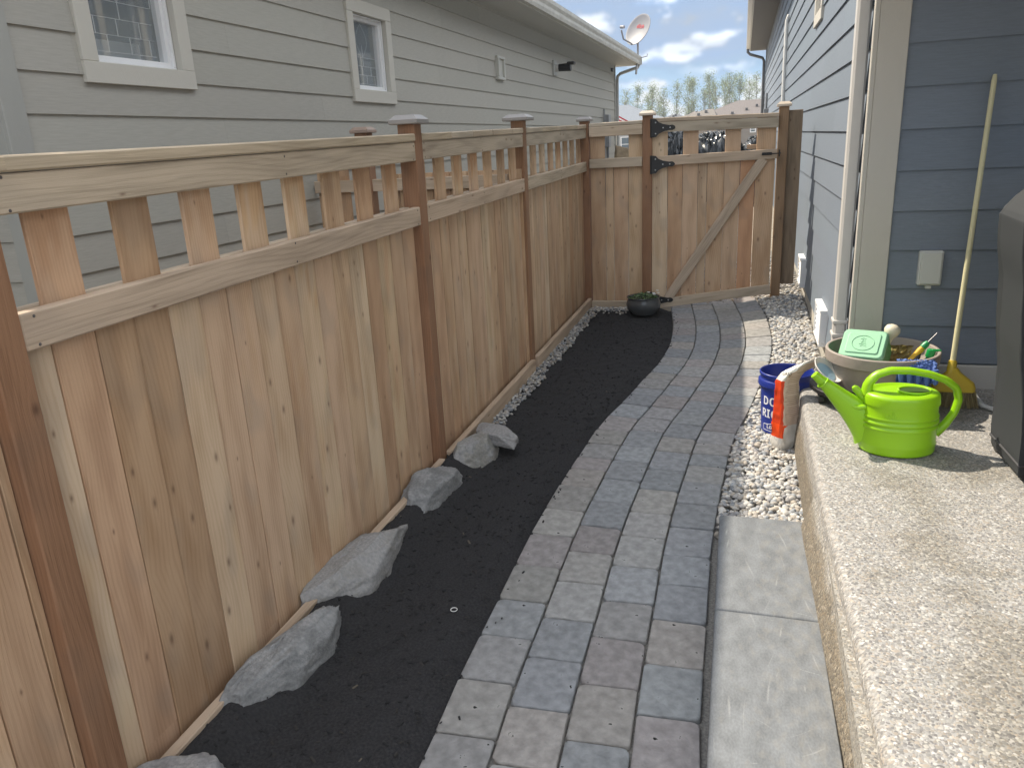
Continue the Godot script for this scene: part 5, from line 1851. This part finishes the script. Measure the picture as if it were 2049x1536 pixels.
func flower_pot() -> void:
	var at := Vector3(-1.0, gy(-1.0, -7.5) + 0.012, -7.50)
	var t := thing("flower_pot", "low round glazed grey pot of small plants by the gate hinge", "flower pot", at)
	var b := B.new(); b.c = Color(.075, .08, .085)
	b.lathe([Vector2(0, 0), Vector2(.105, 0), Vector2(.125, .012), Vector2(.158, .06), Vector2(.168, .10), Vector2(.162, .135), Vector2(.152, .155), Vector2(.158, .168), Vector2(.164, .172), Vector2(.160, .177), Vector2(.148, .172), Vector2(.142, .15), Vector2(0, .15)], 56)
	put(b, "pot", M.glaze, t)
	b = B.new()
	for q in 520:
		var a := rr(0, TAU); var r := 0.15 * sqrt(rng.randf())
		var h := 0.15 + rr(0.0, 0.07) * (1.2 - r / 0.15)
		b.c = [Color(.05, .10, .03), Color(.08, .14, .04), Color(.04, .075, .03), Color(.10, .15, .07)][rng.randi() % 4]
		var c := Vector3(cos(a) * r, h, sin(a) * r)
		var bs := Basis.from_euler(Vector3(rr(-.9, .9), rr(0, TAU), rr(-.9, .9)))
		var s := rr(0.008, 0.017)
		var k := [b.p(c + bs * Vector3(-s * .5, 0, 0)), b.p(c + bs * Vector3(0, 0.002, s)), b.p(c + bs * Vector3(s * .5, 0, 0)), b.p(c + bs * Vector3(0, 0.002, -s))]
		b.quad(k[0], k[1], k[2], k[3])
	put(b, "foliage", M.leaf, t).set_meta("kind", "stuff")
	for q in 7:
		b = B.new(); b.c = Color(.75, .76, .74)
		var a := rr(-0.6, 0.9); var r := rr(0.02, 0.12)
		var c := Vector3(cos(a) * r + 0.03, 0.215 + rr(-.01, .012), sin(a) * r)
		for f in 5:
			var d := Vector3(cos(TAU * f / 5.0), 0.3, sin(TAU * f / 5.0)) * 0.009
			b.ball(Transform3D(Basis.from_scale(Vector3(.006, .003, .006)), c + d), 1.0, 6, 4)
		put(b, "blossom", M.satin, t)

func dish() -> void:
	var t := thing("satellite_dish", "grey satellite dish on a bent mast at the far gutter end", "satellite dish", Vector3(-2.775, 3.45, -19.75))
	var b := B.new(); b.c = Color(.34, .34, .35)
	b.tube([Vector3(-0.02, -0.25, 0.16), Vector3(-0.01, -0.02, 0.08), Vector3(0, 0.10, 0.03), Vector3(0, 0.18, 0), Vector3(0, 0.66, 0)], [0.024], 10)
	b.tube([Vector3(0, 0.10, 0), Vector3(0.22, 0.14, 0.0), Vector3(0.22, 0.19, 0)], [0.012], 8)
	put(b, "mast", M.paint, t)
	var n := Vector3(-0.50, 0.42, 0.76).normalized()
	var up := (Vector3.UP - n * n.y).normalized()
	var bs := Basis(up.cross(n), up, n).rotated(n, -0.18)
	var xf := Transform3D(bs, Vector3(0.04, 0.70, 0.05))
	b = B.new(); b.c = Color(.21, .21, .225)
	var pr := []
	for k in 11:
		var r := 0.37 * k / 10.0
		pr.append(Vector2(r, r * r * 0.42))
	for k in range(10, -1, -1):
		var r := 0.375 * k / 10.0
		pr.append(Vector2(r, r * r * 0.42 - 0.012))
	var lx := Transform3D(bs * Basis(Vector3.RIGHT, Vector3(0, 0, 1), Vector3(0, -1, 0)), xf.origin)
	b.lathe(pr, 40, lx, Vector2(0.92, 1.0))
	put(b, "reflector", M.satin, t)
	b = B.new(); b.c = Color(.50, .05, .06)
	letters(b, "dish", 0.085, 0.006, func(q: Vector3):
		var x: float = q.x; var y: float = q.y + 0.09
		return xf * Vector3(x, y, (x * x + y * y) * 0.42 + 0.006 + q.z * 0.5))
	put(b, "emblem", M.satin, t)
	b = B.new(); b.c = Color(.30, .30, .31)
	b.tube([xf * Vector3(0, -0.34, 0.03), xf * Vector3(-0.05, -0.36, 0.30), xf * Vector3(-0.08, -0.22, 0.44)], [0.02], 8)
	b.tube([xf * Vector3(-0.12, -0.16, 0.46), xf * Vector3(-0.02, -0.15, 0.45)], [0.035], 10)
	put(b, "feed_arm", M.paint, t)

# ---------------------------------------------------------------- far away
func far_house(called: String, label: String, x0: float, x1: float, zf: float, depth: float, eave: float, ridge: float, r0: float, r1: float, wallc: Color, roofc: Color, wins: Array) -> Node3D:
	# hipped roof: ridge from x = r0 to r1 half way back; windows [x0, x1, y0, y1] on the near wall
	var h := thing(called, label, "house")
	var b := B.new(); b.c = wallc
	b.bx(x0, x1, -0.2, eave, zf - depth, zf)
	var w := put(b, "wall", M.stucco, h)
	b = B.new(); b.c = roofc
	var o := 0.45
	var A := Vector3(x0 - o, eave, zf + o); var C := Vector3(x1 + o, eave, zf + o)
	var D := Vector3(x1 + o, eave, zf - depth - o); var E := Vector3(x0 - o, eave, zf - depth - o)
	var zm := zf - depth / 2
	var P := Vector3(r0, ridge, zm); var Q := Vector3(r1, ridge, zm)
	var i0 := b.ix.size()
	for f in [[A, C, Q, P], [C, D, Q], [D, E, P, Q], [E, A, P], [A, E, D, C]]:
		var k := []
		for q in f: k.append(b.p(q))
		b.tri(k[0], k[1], k[2])
		if f.size() > 3: b.tri(k[0], k[2], k[3])
	b.fix(i0)
	var r := put(b, "roof", M.shingle, h)
	b = B.new(); b.c = Color(.10, .10, .10)
	for q in 4:
		var f := 0.25 + 0.17 * q
		var p := A.lerp(C, 0.3 + 0.11 * q).lerp(P.lerp(Q, 0.3 + 0.1 * q), f)
		b.bx(p.x - 0.12, p.x + 0.12, p.y, p.y + 0.22, p.z - 0.12, p.z + 0.12, 0.02)
	put(b, "roof_vent", M.matte, r)
	b = B.new(); b.c = Color(.70, .69, .66)
	b.bx(x0 - o, x1 + o, eave - 0.16, eave - 0.002, zf + o, zf + o + 0.04)
	put(b, "fascia", M.paint, h)
	for q in wins:
		b = B.new(); b.c = Color(.78, .78, .76)
		var t := 0.09
		b.bx(q[0] - t, q[1] + t, q[2] - t, q[2], zf + 0.001, zf + 0.06)
		b.bx(q[0] - t, q[1] + t, q[3], q[3] + t, zf + 0.001, zf + 0.06)
		b.bx(q[0] - t, q[0], q[2], q[3], zf + 0.001, zf + 0.06)
		b.bx(q[1], q[1] + t, q[2], q[3], zf + 0.001, zf + 0.06)
		b.bx(q[0], q[1], (q[2] + q[3]) / 2 - 0.03, (q[2] + q[3]) / 2 + 0.03, zf + 0.016, zf + 0.05)
		var f := put(b, "window", M.paint, h)
		b = B.new(); b.c = Color(.10, .13, .15)
		b.bx(q[0], q[1], q[2], q[3], zf + 0.004, zf + 0.014)
		put(b, "pane", M.glaze, f)
	return h

func tree(x: float, z: float, top: float, wide: float, dens: float, sd: int, label: String) -> void:
	var base := gy(0, -20) - 0.05
	var t := thing("poplar_tree", label, "tree", Vector3(x, base, z), "row of thin poplars beyond the roofs")
	var r := RandomNumberGenerator.new(); r.seed = sd
	var H := top - base
	var b := B.new(); b.c = Color(.22, .20, .17)
	var lean := r.randf_range(-0.3, 0.3)
	var pts := []; var rad := []
	for k in 8:
		var f := k / 7.0
		pts.append(Vector3(lean * f + 0.12 * sin(f * 5.0 + sd), H * f * 0.97, 0.1 * cos(f * 4.0 + sd))); rad.append(lerpf(0.17, 0.02, f))
	b.tube(pts, rad, 7)
	var tips := []
	for k in 34:
		var f := r.randf_range(0.36, 0.97)
		var p0: Vector3 = Vector3(lean * f + 0.12 * sin(f * 5.0 + sd), H * f * 0.97, 0.1 * cos(f * 4.0 + sd))
		var a := r.randf() * TAU
		var L := wide * r.randf_range(0.5, 1.0) * (0.55 + 0.75 * sin(PI * clampf((f - 0.1) / 0.95, 0.0, 1.0)))
		var d := Vector3(cos(a), r.randf_range(0.7, 1.6), sin(a)).normalized()
		var p1 := p0 + d * L * 0.6; var p2 := p1 + (d + Vector3(0, 0.5, 0)).normalized() * L * 0.6
		b.tube([p0, p1, p2], [0.045, 0.03, 0.012], 4, false)
		for e in 3: tips.append(p0.lerp(p1, 0.5 + e * 0.25) if e < 2 else p2)
		tips.append(p1.lerp(p2, 0.5))
	put(b, "trunk", M.bark, t)
	b = B.new()
	var nl := int(2100 * dens + 200)
	for q in nl:
		var c: Vector3 = tips[r.randi() % tips.size()] + Vector3(r.randfn(), r.randfn(), r.randfn()) * 0.36
		var g := r.randf()
		b.c = Color(.17, .22, .08).lerp(Color(.28, .32, .15), g)
		var bs := Basis.from_euler(Vector3(r.randf() * TAU, r.randf() * TAU, r.randf() * TAU))
		var s := r.randf_range(0.07, 0.15)
		var k := [b.p(c + bs * Vector3(-s, 0, 0)), b.p(c + bs * Vector3(0, s * 0.6, 0)), b.p(c + bs * Vector3(s, 0, 0)), b.p(c + bs * Vector3(0, -s * 0.6, 0))]
		b.quad(k[0], k[1], k[2], k[3])
	put(b, "crown", M.leaf, t).set_meta("kind", "stuff")

func tarp_pile(label: String, x0: float, x1: float, z: float, top: float, sd: int) -> void:
	var t := thing("tarp_pile", label, "covered pile", Vector3((x0 + x1) / 2, gy(0, -18), z), "soil piles under plastic beyond the gate")
	var n := fnl(sd, 1.0, 4); var rg := fnl(sd + 9, 1.0, 3)
	rg.fractal_type = FastNoiseLite.FRACTAL_RIDGED
	var b := B.new(); b.c = Color(1, 1, 1)
	var W := x1 - x0; var H := top - gy(0, -18)
	var i0 := b.grid(60, 44, func(i: int, j: int):
		var u := i / 60.0 * 2 - 1; var v := j / 44.0 * 2 - 1
		var h := H * pow(maxf(0.0, (1.0 - u * u * u * u)), 0.5) * pow(maxf(0.0, 1.0 - v * v * v * v), 0.5)
		var q := Vector3(u * W * 0.5 * 1.1, h, v * 0.9)
		return q + Vector3(rg.get_noise_2d(u * 3.0, v * 2.0 + h), rg.get_noise_2d(u * 4.0 + 7.0, v * 3.0 + h * 2.0), rg.get_noise_2d(u * 4.0, h * 2.5 + 3.0)) * 0.11)
	b.face(i0, Vector3.UP)
	put(b, "plastic_sheet", M.tarp, t)

func build_far() -> void:
	far_house("far_house", "pale grey house with a grey hipped roof beyond the gate's left end", -22.0, -8.1, -80.0, 11.0, 2.75, 5.0, -18.0, -13.0, Color(.42, .42, .40), Color(.20, .22, .25), [[-12.85, -11.9, 0.5, 1.75], [-10.5, -9.7, 0.9, 1.75]])
	far_house("far_house", "brown house with a brown hipped roof beyond the gate's right end", -6.2, 5.5, -80.0, 11.0, 2.95, 4.75, -2.0, 1.5, Color(.30, .26, .22), Color(.165, .145, .13), [[-0.62, -0.26, 1.72, 2.1], [-5.2, -4.35, 0.9, 1.8]])
	far_house("far_house", "low brown roof seen between the two larger far roofs", -9.4, -3.6, -72.0, 9.0, 2.5, 3.85, -4.5, -3.9, Color(.33, .285, .235), Color(.19, .165, .145), [[-6.6, -5.8, 0.8, 1.6]])
	far_house("far_house", "tiny dark gabled roof in the gap below the trees", -11.0, -8.3, -95.0, 8.0, 3.2, 4.1, -9.9, -9.0, Color(.25, .25, .25), Color(.13, .13, .135), [])
	far_house("far_house", "farthest small brown roof below the trees", -8.6, -5.9, -97.0, 8.0, 3.3, 4.35, -7.4, -7.0, Color(.3, .26, .22), Color(.23, .19, .165), [])
	var w := ["first", "second", "third", "fourth", "fifth", "sixth", "seventh", "eighth", "ninth", "tenth", "eleventh", "twelfth", "thirteenth", "fourteenth", "fifteenth", "sixteenth", "seventeenth"]
	var d := [[-26.5, 11.2, .4], [-24.4, 12.0, 1.0], [-22.9, 10.2, .4], [-21.4, 11.5, .9], [-20.0, 9.1, .4], [-18.7, 10.9, .55], [-16.4, 12.1, .6], [-14.2, 12.3, 1.1], [-13.0, 12.4, 1.0], [-10.9, 10.5, .5], [-9.6, 13.0, .9], [-8.3, 11.9, .7], [-6.9, 12.4, .6], [-5.5, 13.0, 1.1], [-3.9, 13.1, 1.1], [-2.0, 11.3, .5], [-0.5, 12.7, .6]]
	for i in d.size():
		var q: Array = d[i]
		tree(q[0], -170.0 - (i * 7 % 5) * 2.0, q[1], 1.4 + 0.5 * q[2], q[2], 900 + i, "thin %s poplar, %s from the left in the far row" % ["leafy" if q[2] > 0.8 else "sparse", w[i]])
	tarp_pile("crumpled black plastic over a soil pile seen through the gate's left slot", -1.98, -1.42, -18.0, 1.84, 41)
	tarp_pile("long black plastic sheet over soil seen through the gate's middle slot", -1.50, -0.30, -18.4, 1.75, 47)
	tarp_pile("low black plastic sheet over soil seen through the gate's right slot", -0.34, 0.35, -18.2, 1.62, 53)
	var b := rock_mesh(Vector3(.5, 1.35, .6), 601)
	for i in b.col.size(): b.col[i] = Color(.9, .8, .66)
	tag(put(b, "dirt_mound", M.earth, self, Transform3D(Basis(), Vector3(-2.65, 0.3, -17.6))), "tan dirt mound seen through the slot left of the gate", "dirt mound")
	# boards lying on the right-hand pile
	b = B.new(); b.um = 1; b.ucol = 2; b.c = Color(.9, .85, .8)
	b.bx(-0.2, 0.3, 1.44, 1.53, -17.3, -17.2, 0.003)
	tag(put(b, "timber", M.wood, self), "tan timber offcut lying in front of the right-hand plastic sheet", "timber")
	b = B.new()
	b.c = Color(.6, .6, .6)
	# flag on a short slanted pole
	var f := thing("flag", "red and white striped flag hanging beside the far corner of the grey house", "flag", Vector3(-4.15, 2.65, -24.0))
	b.tube([Vector3(-0.5, -0.3, 0), Vector3(0.12, 0.05, 0)], [0.015], 8)
	put(b, "pole", M.metal, f)
	for k in 9:
		b = B.new(); b.c = Color(.42, .045, .06) if k % 2 == 0 else Color(.72, .70, .70)
		var i0 := b.grid(14, 2, func(i: int, j: int):
			var u := i / 14.0; var v := (k + j / 2.0) / 9.0
			return Vector3(-0.25 + u * 0.75 - v * 0.06, 0.02 - u * 0.42 - v * 0.5 + 0.15 * u * v, 0.035 * sin(u * 9.0 + v * 2.0)))
		b.face(i0, Vector3(0, 0.2, 1))
		put(b, "stripe", M.satin, f)
	# fence between the yards beyond, and a stake
